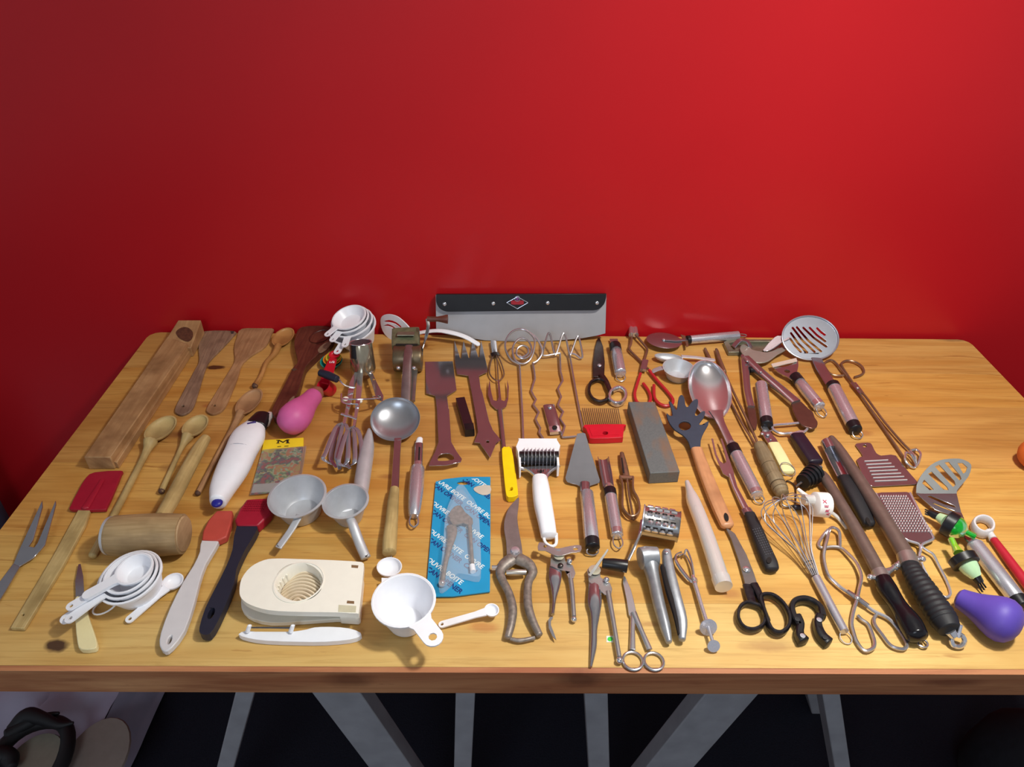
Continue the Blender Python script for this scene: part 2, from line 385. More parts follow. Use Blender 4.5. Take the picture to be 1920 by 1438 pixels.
# ---------------------------------------------------------------- trestles under the table
paint = plain('grey_paint', (150, 148, 152), .6, .12, 25, bmp=.1)
def stick(t, name, a, bq, y, wpx, dpt, toz=0.0, m=paint):
    A, B = PY(*a, y), PY(*bq, y); d = (B-A); B2 = A+d*((toz-A.z)/d.z); A2 = A-d*((A.z-(TT-TH-.002))/d.z)
    wm = wpx/S(A)/2; dn = (A2-B2).normalized(); sd = dn.cross(Vector((0, 1, 0))).normalized(); q = Vector((0, dpt/2, 0))
    k = abs(dn.z)
    sd = Vector((1, 0, 0))*wm
    V = [B2-sd-q, B2+sd-q, B2+sd+q, B2-sd+q, A2-sd-q, A2+sd-q, A2+sd+q, A2-sd+q]
    bx = box((0, 0, 0), (1, 1, 1)); g = G(V, bx.F, [(V[i].z, V[i].x+V[i].y) for f in bx.F for i in f]); return t.add(name, g, m, bev=2)
zr = TT-TH
t = Thing('trestle', 'grey painted wooden trestle under the left half of the table', 'trestle', loc=Vector((PY(640, 1320, -.60).x, -.6, 0)), group='trestles under the table')
stick(t, 'leg', (460, 1302), (424, 1438), -.70, 34, .05); stick(t, 'leg', (873, 1302), (868, 1438), -.70, 35, .05); stick(t, 'brace', (648, 1302), (745, 1438), -.70, 88, .03, .03)
t = Thing('trestle', 'grey painted wooden trestle under the right half of the table', 'trestle', loc=Vector((PY(1350, 1320, -.60).x, -.6, 0)), group='trestles under the table')
stick(t, 'leg', (1116, 1302), (1122, 1438), -.70, 42, .05); stick(t, 'leg', (1552, 1302), (1574, 1438), -.70, 32, .05); stick(t, 'brace', (1353, 1302), (1240, 1438), -.70, 98, .03, .03)
stick(t, 'leg', (1524, 1302), (1556, 1438), -.40, 26, .05); 
# ---------------------------------------------------------------- things on the floor
def sheet(outl, z0, z1, nx=34, ny=26, amp=.02, seed=3, foldf=26):
    """crumpled sheet over a quad of world points"""
    import mathutils.noise as mn
    a, b_, c, d = outl; V, Fc, U = [], [], []
    for j in range(ny+1):
        for i in range(nx+1):
            u, v_ = i/nx, j/ny; p = (a*(1-u)+b_*u)*(1-v_)+(d*(1-u)+c*u)*v_
            q = mn.fractal(Vector((p.x*9+seed, p.y*5, seed)), .6, 2.2, 4)*amp + abs(math.sin(p.x*foldf+q0(p)))*amp*.5
            V.append(p+Vector((0, 0, q)))
    n = nx+1
    top = len(V)
    for p in V[:]: V.append(p-Vector((0, 0, .0015)))
    for j in range(ny):
        for i in range(nx):
            f = (j*n+i, j*n+i+1, (j+1)*n+i+1, (j+1)*n+i); Fc.append(f); Fc.append(tuple(top+k for k in reversed(f)))
    return G(V, Fc, [(V[i].x, V[i].y) for f in Fc for i in f])
def q0(p): return math.sin(p.y*7)*1.5
FZ = lambda x, y, z: P(x, y, (z-TT)*1000)
cr_ = Thing('covered_crate', 'crate covered by a crumpled white plastic sheet on the floor, bottom left', 'crate', loc=Vector((FZ(60, 1400, .2).x, FZ(60, 1400, .2).y, 0)))
xr = FZ(243, 1438, 0).x-.03
cr_.add('crate_body', box((xr-.80, -.80, 0), (xr-.01, -.30, .09)), plain('grey_plastic', (120, 118, 128), .6), bev=6)
cr_.add('plastic_sheet', sheet([Vector((xr-.85, -.84, .105)), Vector((xr, -.84, .105)), Vector((xr, -.22, .105)), Vector((xr-.85, -.22, .105))], 0, 0, amp=.026), plain('white_sheet', (172, 170, 190), .45, .05, 20))
cr_.add('sheet_side', sheet([Vector((xr, -.84, .112)), Vector((xr+.03, -.84, .01)), Vector((xr+.05, -.22, .01)), Vector((xr, -.22, .112))], 0, 0, amp=.010, foldf=160), MATS['white_sheet'])
cz = .155; c0 = FZ(62, 1436, cz)
t = Thing('coiled_hose', 'black hose coiled in a ring round a cream disc on the plastic sheet', 'hose', loc=c0)
R_ = 62/S(c0)
def smo(q):
    r = cr(q, 6); return sweep([c0+Vector(p[:3]) for p in r], [p[3] for p in r], None, 14, cap=(.6, .6))
t.add('hose', sweep([c0+Vector((R_*math.cos(a)*1.02, R_*math.sin(a)*1.25, .004*math.sin(3*a)+.02)) for a in (2*math.pi*i/30 for i in range(30))], [.0135]*30, None, 10, 2, True)
      + smo([(-.06, .055, .03, .010), (-.04, .078, .036, .016), (-.01, .074, .036, .013), (.03, .062, .034, .008), (.055, .066, .034, .003)])
      + smo([(-.06, .045, .03, .012), (-.03, .070, .03, .012), (.0, .084, .03, .006), (.015, .088, .03, .003)])
      + smo([(-.10, -.02, .03, .013), (-.06, 0, .035, .018), (-.035, .0, .03, .018), (-.02, -.015, .03, .010)]), plain('black_rubber', (22, 21, 24), .6))
t.add('disc', lathe(frame(c0), [(0, -.012), (R_*.8, -.012), (R_*.85, -.004), (R_*.8, .006), (0, .010)], 28, 1, 1.2), plain('cream_lid', (150, 142, 126), .6))
c1 = FZ(178, 1425, .145)
single('cardboard_flap', 'beige cardboard disc beside the coiled black hose', 'cardboard', lathe(frame(c1, (.1, 0, 1)), [(0, -.004), (.075, -.004), (.078, 0), (.075, .004), (0, .004)], 26, .75, 1.1), plain('card_beige', (150, 138, 128), .8))
pc = PY(-14, 975, -.06)
single('denim_cushion', 'blue-grey fabric cushion standing against the wall left of the table', 'cushion', lathe(Matrix.Translation(Vector((pc.x-.02, -.10, .50))), [(0, -.42), (.05, -.42), (.075, -.3), (.078, -.05), (.07, .04), (.05, .085), (.02, .10), (0, .10)], 20, 1, 1), plain('denim', (74, 82, 104), .9, .2, 300, bmp=.3))
pc = FZ(1930, 1420, .15)
t = Thing('dark_bag', 'dark cloth bag with a pale tag on the floor under the right end', 'bag', loc=Vector((pc.x, pc.y, 0)))
t.add('bag_body', lathe(Matrix.Translation(Vector((pc.x+.03, pc.y, .0))), [(0, .0), (.10, .0), (.12, .05), (.11, .14), (.07, .2), (.03, .22), (0, .22)], 18), plain('dark_cloth', (26, 26, 32), .9, .3, 60, bmp=.3))
t.add('tag', box((pc.x-.078, pc.y-.09, .13), (pc.x-.062, pc.y-.086, .18)), plain('pale_tag', (130, 134, 130), .7), label='small pale tag')
# ================================================================ materials for the tools
W_GREY = wood('old_grey_wood', (168, 138, 112), (120, 92, 74)); W_TAN = wood('tan_wood', (190, 148, 106), (150, 108, 72))
W_PALE = wood('pale_wood', (204, 180, 124), (172, 146, 92)); W_DARK = wood('dark_wood', (112, 62, 46), (78, 38, 30), .4)
W_BEAM = wood('beam_wood', (196, 156, 108), (158, 116, 74), .6, 6, 90); W_HON = wood('honey_wood', (202, 152, 92), (168, 116, 62), .4)
W_MAL = wood('mallet_wood', (182, 154, 112), (150, 122, 82)); W_BEECH = wood('beech_wood', (206, 150, 108), (186, 130, 90), .4); W_OLD = wood('weathered_wood', (146, 128, 98), (110, 92, 66), .65)
WHITE = plain('white_plastic', (240, 242, 248), .32, .02); WHITE2 = plain('grey_white_plastic', (208, 206, 208), .35, .03)
CREAM = plain('cream_plastic', (244, 241, 228), .35, .02); BLACK = plain('black_plastic', (22, 22, 26), .35, .1); SOFT = plain('black_grip', (30, 30, 34), .6, .1, bmp=.1)
NAVY = plain('dark_navy_silicone', (34, 36, 52), .45); RED = plain('red_plastic', (196, 22, 42), .35); DRED = plain('crimson_silicone', (158, 22, 46), .45, .08)
ORNG = plain('orange_red_silicone', (186, 74, 62), .5); PINK = plain('pink_rubber', (204, 94, 152), .5, .04); PURP = plain('purple_rubber', (90, 70, 166), .5, .05)
BLUE = plain('blue_plastic', (34, 36, 140), .4); TEAL = plain('teal_plastic', (30, 140, 130), .4); YEL = plain('yellow_plastic', (244, 208, 20), .4); GRN = plain('yellow_green', (200, 190, 60), .4); ORA = plain('orange_plastic', (232, 140, 40), .4)
STEEL = metal('brushed_steel', (206, 206, 216), .27, .03, m=.72, bmp=.01); FLAT = metal('flat_steel', (176, 174, 180), .13, .1, m=.88, bmp=.02); CHROME = metal('chrome', (214, 214, 220), .15, .04, m=.85, bmp=.01); WIRE = metal('steel_wire', (190, 186, 190), .26, .1, m=.8)
ALU = metal('dull_aluminium', (205, 208, 213), .45, .18, 30, m=.45); ALU2 = metal('cast_aluminium', (168, 172, 178), .42, .2, 120, m=.6, bmp=.12)
DSTEEL = metal('dark_steel', (96, 90, 88), .38, .35, 60, bmp=.12); RUST = metal('rusty_steel', (158, 148, 140), .45, .4, 160, m=.5, bmp=.25); TIN = metal('old_tin', (150, 148, 128), .40, .35, 40, m=.6)
COPPER = metal('browned_steel', (150, 118, 96), .35, .3, m=.6); ROD = metal('sharpening_rod', (126, 108, 100), .40, .15, 90, m=.5, bmp=.2)
MATTE = metal('matte_steel_blade', (176, 176, 180), .5, .06, m=.55)
JAW = metal('brown_jaw_steel', (118, 88, 78), .34, .2, m=.7)
TEETH = metal('bright_teeth', (226, 222, 222), .3, .04, m=.4)
GLASS = plain('clear_plastic', (235, 238, 240), .12, .01, trans=.92); FROST = plain('frosted_plastic', (222, 222, 220), .45, .02, trans=.45)
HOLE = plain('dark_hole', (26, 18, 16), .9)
def hook(t, x, y, x2, y2, wpx, mm=1.1, z=6, m=None, name='hanging_loop'):
    """U-shaped loop from the end (x,y) of a handle out to (x2,y2)"""
    a, b = P(x, y, z), P(x2, y2, z if z < 9 else 4); d = (b-a); s = Vector((-d.y, d.x, 0)).normalized()*(wpx/S(a))
    pts = [a-s*.55, a+d*.35-s, a+d*.75-s*.9, b, a+d*.75+s*.9, a+d*.35+s, a+s*.55]
    rows = cr([tuple(p) for p in pts], 4); t.add(name, sweep([Vector(r) for r in rows], [mm/1000]*len(rows), None, 7), m or WIRE)
def steelgrip(t, a, b, w, w2=None, band=None, cap=None, loop=None, m=None, e=2.0, bandlen=.12, z=None):
    """round steel handle from a to b with optional band at a, cap at b, loop end point"""
    m = m or STEEL; w2 = w2 or w; A = np.array(a, float); B = np.array(b, float); L = lambda f: tuple(A+(B-A)*f)
    zz = (lambda p: (*p, z)) if z is not None else (lambda p: tuple(p))
    f0 = bandlen if band else 0; f1 = 1-.13 if cap else 1
    t.add('handle', tube([zz(L(f0)), zz(L(.5)), zz(L(f1))], [w, (w+w2)/2*1.02, w2], cap=(.05, .1 if cap else .35), n=18), m)
    if band: t.add('band', tube([zz(L(0)), zz(L(f0))], w*1.04, n=18, cap=(.1, 0)), band)
    if cap: t.add('end_cap', tube([zz(L(f1)), zz(L(1))], [w2*1.02, w2*.98], cap=(0, .3), n=18), cap)
    if loop: q = P(*b); hook(t, *b, *loop, w2*.75, z=(z or w2/S(q)*1000*.9))
# ---------------------------------------------------------------- wooden block, top left
t = Thing('timber_block', 'long rough timber block with a knotty raised end, lying along the left edge', 'timber', at=(260, 740))
zt = 27
beam = plate([(157, 857), (207, 857), (352, 645), (314, 630)], zt, zt-.5)
V0 = [P(157, 857, zt), P(207, 857, zt), P(352, 646, zt), P(314, 630, zt)]
base = [P(169, 880), P(215, 880), P(357, 662), P(317, 645)]
def hexa(top, bot):
    V = [*bot, *top]; bx = box((0, 0, 0), (1, 1, 1)); d = (V[3]-V[0]).normalized(); s_2 = Vector((d.y, -d.x, 0))
    return G(V, bx.F, [(V[i].dot(d), V[i].dot(s_2)+V[i].z) for f in bx.F for i in f])
t.add('body', hexa(V0, [Vector((v.x, v.y, TT+.0005)) for v in V0]), W_BEAM, bev=1.5)
V1 = [P(211, 865, 14), P(219, 867, 14), P(364, 645, 14), P(356, 642, 14)]
t.add('side_ledge', hexa(V1, [Vector((v.x, v.y, TT+.0005)) for v in V1]), W_BEAM, bev=1)
V2 = [P(301, 652, 22), P(358, 652, 22), P(377, 600, 38), P(334, 600, 38)]
t.add('raised_end', hexa(V2, [Vector((v.x, v.y, TT+.0005)) for v in V2]), W_BEAM, bev=1.5)
pl2 = plane3(V2[0], V2[1], V2[2]); pl2 = (pl2[0]+pl2[1]*.0012, pl2[1])
t.add('knot', plate([(330, 622), (340, 614), (352, 614), (361, 622), (360, 634), (352, 640), (340, 636), (333, 630)], pl=pl2, th=1, k=3), plain('knot_brown', (92, 52, 34), .8, .3, 200))
# ---------------------------------------------------------------- flat wooden turners
def turner(label, pts, hole, m, th=5, grp='wooden turners at the back'):
    t = Thing('wooden_turner', label, 'spatula', at=hole, group=grp)
    t.add('blade_and_handle', plate(pts, th, th-.3, holes=[el(*hole, 2.6, 2.2, 8)]), m, bev=1.2)
turner('grey-brown wooden turner with a dark corner, nearest the timber block', cr([(384.5, 620.5), (439, 620.5), (436, 630), (417, 651), (392, 677), (383, 697), (371, 737), (360, 766), (342, 777), (329, 773), (329, 763), (342, 737), (363, 697), (373, 677), (372, 650), (377, 632)], 3, True), (343, 761), W_GREY)
t_ = [o for o in bpy.data.objects if o.name == 'wooden_turner'][0]
g_ = plate([(432, 621), (439, 620.6), (438, 625), (434, 626)], 5.4, .6); t_o = bpy.data.objects.new('dark_corner', mesh('dark_corner', G([v-t_.location for v in g_.V], g_.F, g_.U), plain('corner_burn', (66, 52, 50), .8))); COL.objects.link(t_o); t_o.parent = t_; t_o['label'] = 'dark burnt corner'
turner('tan wooden turner with a pale worn handle, second from the timber block', cr([(454, 616), (509, 615), (509, 625), (498, 648), (471, 666), (453, 683), (446, 706), (429, 748), (417, 768), (399, 776), (388, 771), (389, 762), (404, 737), (429, 696), (440, 675), (439, 652), (444, 633)], 3, True), (402, 760), W_TAN)
# ---------------------------------------------------------------- wooden spoons
def wspoon(name, label, C, E, w, d, path, pw, m, grp='wooden spoons', tipm=None, tilt=0, zr=None):
    t = Thing(name, label, 'spoon', at=C, group=grp)
    zr = zr or d+2
    t.add('bowl', oval(C, E, w, zr, d, 2.2, tilt), m); t.add('handle', tube(path, pw, k=4, n=10, cap=(.5, .7)), m)
    if tipm: t.add('dark_tip', tube([(path[-1][0]+.3, path[-1][1]-2), path[-1]], [pw[-1]*1.06]*2, cap=(0, .8)), tipm, label='darkened handle tip')
    return t
CH = plain('charred_wood', (84, 58, 46), .7)
wspoon('wooden_spoon', 'small wooden spoon with a turned handle, at the back right of the two turners', (531, 631), (541, 614), 19, 9, [(522, 648, 8), (514, 664, 7), (500, 679, 6), (490, 704, 6), (478, 724, 7)], [6.5, 5, 4.2, 4.2, 5.2], W_HON, tipm=CH)
wspoon('wooden_spoon', 'long thin wooden spoon lying between the pale turner and the white can opener', (467, 752), (483, 728), 21, 9, [(452, 774, 8), (438, 800, 6), (405, 860, 5), (371, 925, 5)], [9, 5.5, 5, 5], W_TAN, tipm=CH)
wspoon('wooden_spoon', 'largest wooden spoon with a round stained bowl beside the timber block', (301, 802), (321, 779), 25, 12, [(282, 828, 10), (272, 852, 7), (235, 925, 6), (174, 1041, 6)], [13, 6.5, 6.2, 7.5], W_PALE)
wspoon('wooden_spoon', 'pale short wooden spoon with a round bowl above the mallet handle', (366, 797), (379, 777), 22, 11, [(352, 818, 9), (341, 838, 7), (326, 870, 6), (303, 921, 6)], [11, 5, 4.5, 5.5], W_PALE, tipm=CH)
t = Thing('wooden_scoop', 'large dark brown wooden ladle with a thick handle behind the pink bulb', 'spoon', at=(590, 650), group=None)
t.add('head_and_handle', plate(cr([(565, 613), (609, 611), (628, 620), (619, 643), (598, 662), (578, 681), (570, 694), (561, 726), (548, 754), (528, 782), (516, 783), (510, 772), (514, 758), (531, 725), (549, 690), (558, 677), (552, 650), (554, 630)], 3, True), 18, 16), W_DARK, bev=5)
t.add('hollow', oval((600, 630), (613, 618), 18, 19.4, 6, .8), wood('dark_wood_hollow', (98, 44, 34), (64, 26, 22), .4), label='dark glossy hollow')
t.add('worn_patch', plate(cr([(596, 655), (606, 645), (618, 640), (621, 644), (611, 656), (600, 662)], 2, True), 18.3, .6), W_GREY, label='pale worn edge'); t.add('worn_patch', plate(cr([(544, 748), (552, 742), (550, 752), (540, 770), (531, 778), (533, 766)], 2, True), 18.3, .6), W_GREY, label='pale worn patch on the handle')
t.add('split', plate([(546, 693), (551, 690), (557, 692), (551, 695)], 18.5, .8), CH, label='dark split in the handle')
# ---------------------------------------------------------------- mallet
t = Thing('mallet', 'pale wooden meat mallet with a barrel head and a long handle', 'mallet', at=(275, 1003))
t.add('head', tube([(207, 1004, 33), (214, 1004, 33), (240, 1004, 33), (275, 1003, 33), (310, 1002, 33), (343, 1001, 33)], [33, 36, 37.5, 38.5, 38, 36], n=28, cap=(.04, .03)), W_MAL)
t.add('metal_face', tube([(204, 1004, 33), (209, 1004, 33)], [34, 34.5], n=28), ALU, label='metal plate on the left face')
t.add('handle', tube([(302, 972, 36), (326, 930, 28), (352, 880, 20), (374, 840, 15), (386, 822, 14)], [13, 13.5, 13, 11.5, 9], n=14, cap=(0, .5), k=3), W_PALE)
t.add('striking_face', tube([(344, 1001, 33), (346.5, 1001, 33)], [33, 31], n=26), wood('end_grain', (196, 166, 124), (160, 128, 90), .7, 90, 90))
# ---------------------------------------------------------------- red spatula, meat fork, knife
t = Thing('rubber_spatula', 'crimson rubber spatula with a flat wooden handle at the left', 'spatula', at=(180, 920))
t.add('blade', plate(cr([(178, 885), (226, 882), (227, 888), (214, 920), (200, 950), (192, 955), (135, 955), (132, 948), (145, 922), (161, 895)], 2, True), 8, 6), DRED, bev=2)
t.add('blade_ridge', tube([(192, 900, 9), (160, 952, 9)], [4, 7], 3, n=8, cap=(.6, .6)), DRED)
t.add('handle', plate([(150, 949), (171, 949), (160, 982), (118, 1060), (45, 1178), (19, 1177), (36, 1148), (100, 1040)], 6.5, 6, holes=[el(43, 1152, 2.5, 2.2, 8)]), W_PALE, bev=1.5)
t = Thing('carving_fork', 'two-pronged steel carving fork cut off by the left edge of the picture', 'fork', at=(50, 1030))
t.add('prongs', plate([(79, 938), (80, 950), (62, 1012), (54, 1024), (64, 1026), (70, 1018), (104, 938), (105, 945), (84, 1022), (66, 1042), (62, 1046), (36, 1062), (25, 1058), (30, 1044), (36, 1030)], pl=pp((28, 1056, 6), (40, 1058, 6), (92, 938, 20)), th=2), FLAT, bev=.5)
t.add('shank', plate([(25, 1056), (37, 1062), (10, 1108), (-30, 1170), (-52, 1170), (-8, 1100)], pl=pp((25, 1058, 6), (37, 1062, 6), (-30, 1170, 3)), th=2.2), FLAT, bev=.5)
t = Thing('paring_knife', 'small paring knife with a cream handle, half under the measuring cups', 'knife', at=(155, 1170))
t.add('blade', plate([(147, 1058), (151, 1057), (156, 1080), (158, 1120), (142, 1124), (141, 1090)], 5, 1.6), FLAT)
t.add('handle', plate(cr([(140, 1122), (150, 1118), (160, 1122), (164, 1150), (176, 1185), (182, 1208), (176, 1216), (152, 1217), (145, 1205), (141, 1165)], 2, True), 9, 8.5), plain('ivory_handle', (232, 220, 170), .4, .03), bev=3)
# ---------------------------------------------------------------- nested measuring cups
def cup(t, name, C, z, r, d, bot, axis, hdl, hl, hw, m, thm=1.6, hole=True, parent=None, hth=2.2, hsag=0):
    """tapered cup, rim centre C at z mm, radius r px, axis = tilt vector; hdl = angle of the handle on the rim plane (deg)"""
    c = P(*C, z); R = r/S(c); ax = Vector(axis).normalized(); M = frame(c, ax, (1, 0, 0))
    g = lathe(M, [(R*1.035, .0), (R*1.045, -.0015), (R*1.02, -.0035)][:0]+bowlprof(R, d/1000, thm/1000, bot=bot), 36)
    g = g+lathe(M, [(R-.0004, -.0030), (R+.0014, -.0028), (R+.0016, .0002), (R-.0004, .0006), (R-.0004, -.0030)], 36)
    o = t.add(name, g, m, parent)
    a = math.radians(hdl); dx = M.to_3x3() @ Vector((math.cos(a), math.sin(a), 0)); dy = ax.cross(dx); L = hl/1000; w_ = hw/2000
    o2 = c+dx*(R-.001)+ax*.0004
    f = lambda u, v: o2+dx*u+dy*v - Vector((0, 0, hsag/1000*u/max(L, 1e-6)))
    out = [f(0, -w_*1.25), f(.15*L, -w_)]+[f(L-w_+w_*math.cos(q), w_*math.sin(q)) for q in [i*math.pi/8-math.pi/2 for i in range(9)]]+[f(.15*L, w_), f(0, w_*1.25)]
    hol = [[f(L-w_+w_*.42*math.cos(q), w_*.42*math.sin(q)) for q in [i*math.pi/4 for i in range(8)]]] if hole else []
    nn = (out[2]-out[0]).cross(out[-2]-out[0]).normalized()
    t.add('cup_handle', slab(out, out[0], nn if nn.z > 0 else -nn, hth/1000, hol), m, o); return o
def nest(label0, spec, grp, m=None):
    for i, (lab, kw) in enumerate(spec):
        t = Thing('measuring_cup', lab, 'cup', loc=P(*kw['C'], 0), group=grp); cup(t, 'bowl', m=m or WHITE, **kw)
AX = (-.10, -.10, 1)
nest('', [('largest white measuring cup at the bottom of the nest beside the mallet', dict(C=(243, 1081), z=38, r=57, d=36, bot=.74, axis=AX, hdl=224, hl=52, hw=15)),
          ('second white measuring cup from the bottom of the nest beside the mallet', dict(C=(241, 1077), z=43, r=51, d=28, bot=.72, axis=AX, hdl=230, hl=52, hw=14)),
          ('third white measuring cup in the nest beside the mallet, over the knife handle', dict(C=(240, 1074), z=47, r=43, d=22, bot=.72, axis=AX, hdl=219, hl=50, hw=13)),
          ('smallest white measuring cup on top of the nest beside the mallet', dict(C=(251, 1066), z=53, r=33, d=17, bot=.75, axis=AX, hdl=217, hl=44, hw=14, hole=False, hth=5))], 'white measuring cups nested by the mallet')
single('cup_ring', 'thin white plastic ring through the handles of the nested cups', 'ring', sweep([P(197, 1136, 10)+Vector((.017*math.cos(a), .013*math.sin(a), .006*math.cos(a))) for a in (i*2*math.pi/20 for i in range(20))], [.0012]*20, None, 7, 2, True), WHITE)
AX2 = (-.22, -.20, 1)
nest('', [('largest white measuring cup, bottom of the stack at the wall', dict(C=(661, 613), z=45, r=44, d=44, bot=.68, axis=AX2, hdl=252, hl=30, hw=15)),
          ('second largest white measuring cup in the stack at the wall', dict(C=(660, 604), z=54, r=39, d=30, bot=.72, axis=AX2, hdl=266, hl=30, hw=14)),
          ('third white measuring cup in the stack at the wall', dict(C=(656, 598), z=61, r=35.5, d=24, bot=.72, axis=AX2, hdl=243, hl=30, hw=14)),
          ('smallest white measuring cup on top of the stack at the wall', dict(C=(654, 594), z=67, r=32, d=16, bot=.75, axis=AX2, hdl=228, hl=30, hw=13))], 'white measuring cups stacked at the wall')
# ---------------------------------------------------------------- white measuring spoon (left)
def mspoon(label, C, E, w, d, a, b, hw, m=None, z=None, grp='white plastic measuring spoons', hole=True):
    t = Thing('measuring_spoon', label, 'spoon', at=C, group=grp); m = m or WHITE; z = z or d+1
    t.add('bowl', oval(C, E, w, z, d, 1.4), m)
    A, B = P(*a, z), P(*b, 5); dr = (B-A).normalized(); s2 = Vector((-dr.y, dr.x, 0)).normalized()*(hw/S(A)); wv = s2.length; L = (B-A).length
    f = lambda u, v: A+dr*u+s2*(v/wv)
    out = [f(-.002, -wv*1.2), f(.2*L, -wv*.9)]+[f(L-wv+wv*math.cos(q), wv*math.sin(q)) for q in [i*math.pi/8-math.pi/2 for i in range(9)]]+[f(.2*L, wv*.9), f(-.002, wv*1.2)]
    n = s2.cross(dr).normalized(); n = n if n.z > 0 else -n
    t.add('handle', slab(out, A, n, .0022, [[f(L-wv+wv*.45*math.cos(q), wv*.45*math.sin(q)) for q in [i*math.pi/4 for i in range(8)]]] if hole else []), m); return t
mspoon('white plastic measuring spoon between the nested cups and the white brush', (324, 1089), (340, 1076), 19, 10, (310, 1103), (236, 1166), 8)
# ---------------------------------------------------------------- pastry brushes
t = Thing('pastry_brush', 'white-handled pastry brush with orange-red silicone bristles', 'brush', at=(400, 1000), group='silicone pastry brushes')
t.add('bristle_head', plate([(406, 957), (436, 957), (433, 980), (425, 1006), (409, 1013), (378, 1012), (380, 996), (390, 975)], 14, 12), ORNG, bev=2)
t.add('handle', plate(cr([(379, 1010), (409, 1009), (404, 1026), (386, 1056), (374, 1090), (364, 1130), (346, 1182), (322, 1214), (308, 1221), (299, 1210), (301, 1186), (318, 1140), (342, 1092), (362, 1060), (374, 1034)], 2, True), 12, 9, holes=[el(318, 1199, 3.2, 9, 10, 22)]), WHITE2, bev=3)
t = Thing('pastry_brush', 'dark navy pastry brush with a crimson bristle head beside the aluminium scoop', 'brush', at=(470, 970), group='silicone pastry brushes')
hd = t.add('bristle_head', plate([(462, 936), (502, 934), (511, 950), (506, 964), (484, 985), (444, 985), (440, 975), (450, 952)], 18, 16), DRED, bev=2.5)
g = G()
for i in range(11):
    for j in range(5):
        x, y = 463+i*3.7-j*2, 938+j*4.2; g = g+plate([(x, y), (x+2, y), (x+1.4, y+2.6), (x-.6, y+2.6)], 19.2, 1.6)
t.add('bristle_tips', g, DRED, hd, stuff=True)
t.add('handle', plate(cr([(445, 983), (481, 983), (478, 1000), (462, 1026), (452, 1046), (443, 1068), (439, 1092), (420, 1140), (400, 1180), (388, 1190), (376, 1187), (374, 1176), (385, 1140), (404, 1102), (424, 1062), (436, 1030)], 2, True), 16, 13, holes=[el(396, 1150, 5.5, 12, 12, 28)]), NAVY, bev=4)
# ---------------------------------------------------------------- white electric opener
t = Thing('electric_opener', 'white handheld electric can opener with a black end and a blue button', 'opener', at=(450, 870))
t.add('body', tube([(409, 940, 19), (418, 915, 19), (436, 880, 20), (451, 848, 20), (466, 818, 20), (479, 798, 20)], [15, 23, 29, 29, 30, 19], [15, 17, 19, 19, 18, 13], k=4, n=20, cap=(.5, .25), e=2.3), WHITE)
t.add('cutting_head', tube([(478, 800, 22), (492, 778, 16)], [22, 15], [13, 8], n=18, cap=(.3, .3)), BLACK)
t.add('guard', tube([(497, 792, 14), (506, 777, 12)], [9, 7], [11, 6], n=12, cap=(.3, .5)), FROST)
t.add('button', ball(P(407, 943, 24), .0085, .6), BLUE, label='blue oval end button')
t.add('seam', sweep([P(451, 848, 20)+((P(466, 818, 20)-P(451, 848, 20)).normalized().cross(Vector((0, 0, 1)))*math.cos(a)*.0256)+Vector((0, 0, math.sin(a)*.0193)) for a in [i*math.pi/12 for i in range(13)]], [.0005]*13, None, 5), plain('seam_grey', (150, 150, 165), .5))
t.add('slot', plate([(463, 793), (478, 789), (480, 791), (464, 796)], 36, 2), plain('violet_slot', (70, 60, 120), .5), label='small violet slot')
# ---------------------------------------------------------------- pink bulb, coloured spoons
t = Thing('rubber_bulb', 'pink rubber baster bulb beside the dark wooden ladle', 'bulb', at=(556, 790))
a, b_ = P(553, 782, 28), P(590, 741, 22); d = (b_-a)
t.add('bulb', sweep([a-d*.45, a-d*.40, a-d*.28, a-d*.1, a+d*.12, a+d*.32, a+d*.5, a+d*.72, a+d*.95, a+d*.98], [.003, .0125, .0235, .0280, .0275, .0245, .0205, .0175, .0165, .0155], None, 24), PINK)
t.add('inner_stopper', sweep([a+d*.93, a+d*1.12, a+d*1.25], [.0150, .0135, .008], None, 18), plain('brown_rubber', (150, 92, 74), .6), label='brown rubber end')
def nested(label, col, r, z, C=(624, 676), name='measuring_spoon'):
    t = Thing(name, label, 'spoon', at=C, group='coloured measuring spoons nested together'); c = P(*C, z); t.add('bowl', lathe(frame(c, (-.05, -.15, 1)), bowlprof(r/S(c), r*.55/1000, .0012), 24), col)
    e = P(C[0]-14, C[1]+34, z-1); dr = (e-c).normalized(); t.add('handle', sweep([c+dr*(r/S(c)*.98), c+dr*(r/S(c)*1.0+.012)], [.005, .004], [.001, .001], 8), col)
nested('teal measuring spoon, largest of the coloured nest', TEAL, 21, 14, (621, 676)); nested('orange measuring spoon in the coloured nest', ORA, 17.5, 17, (623, 672)); nested('yellow-green measuring spoon in the coloured nest', GRN, 14.5, 20, (625, 669))
t = Thing('measuring_spoon', 'bright red double measuring spoon with a deep scoop, on top of the coloured nest', 'spoon', at=(618, 700), group='coloured measuring spoons nested together')
t.add('small_bowl', lathe(frame(P(627, 664, 25), (-.05, -.15, 1)), bowlprof(10.8/S(P(627, 664, 25)), .007, .0012), 20), RED)
t.add('handle', plate([(618, 670), (632, 672), (625, 700), (616, 720), (599, 716), (607, 692)], pl=pp((618, 672, 25), (632, 672, 25), (608, 718, 25)), th=2.5), RED, bev=.8)
c = P(606, 722, 27); M = frame(c, (-.45, -.55, 1)); R_ = 14.5/S(c)
t.add('deep_scoop', lathe(M, bowlprof(R_, .026, .0013, bot=.9), 24), RED)
t.add('scale_marks', words('1/2', frame(P(622, 679, 27), (0, 0, 1), (1, .1, 0)), .009, bold=.0002), WHITE)
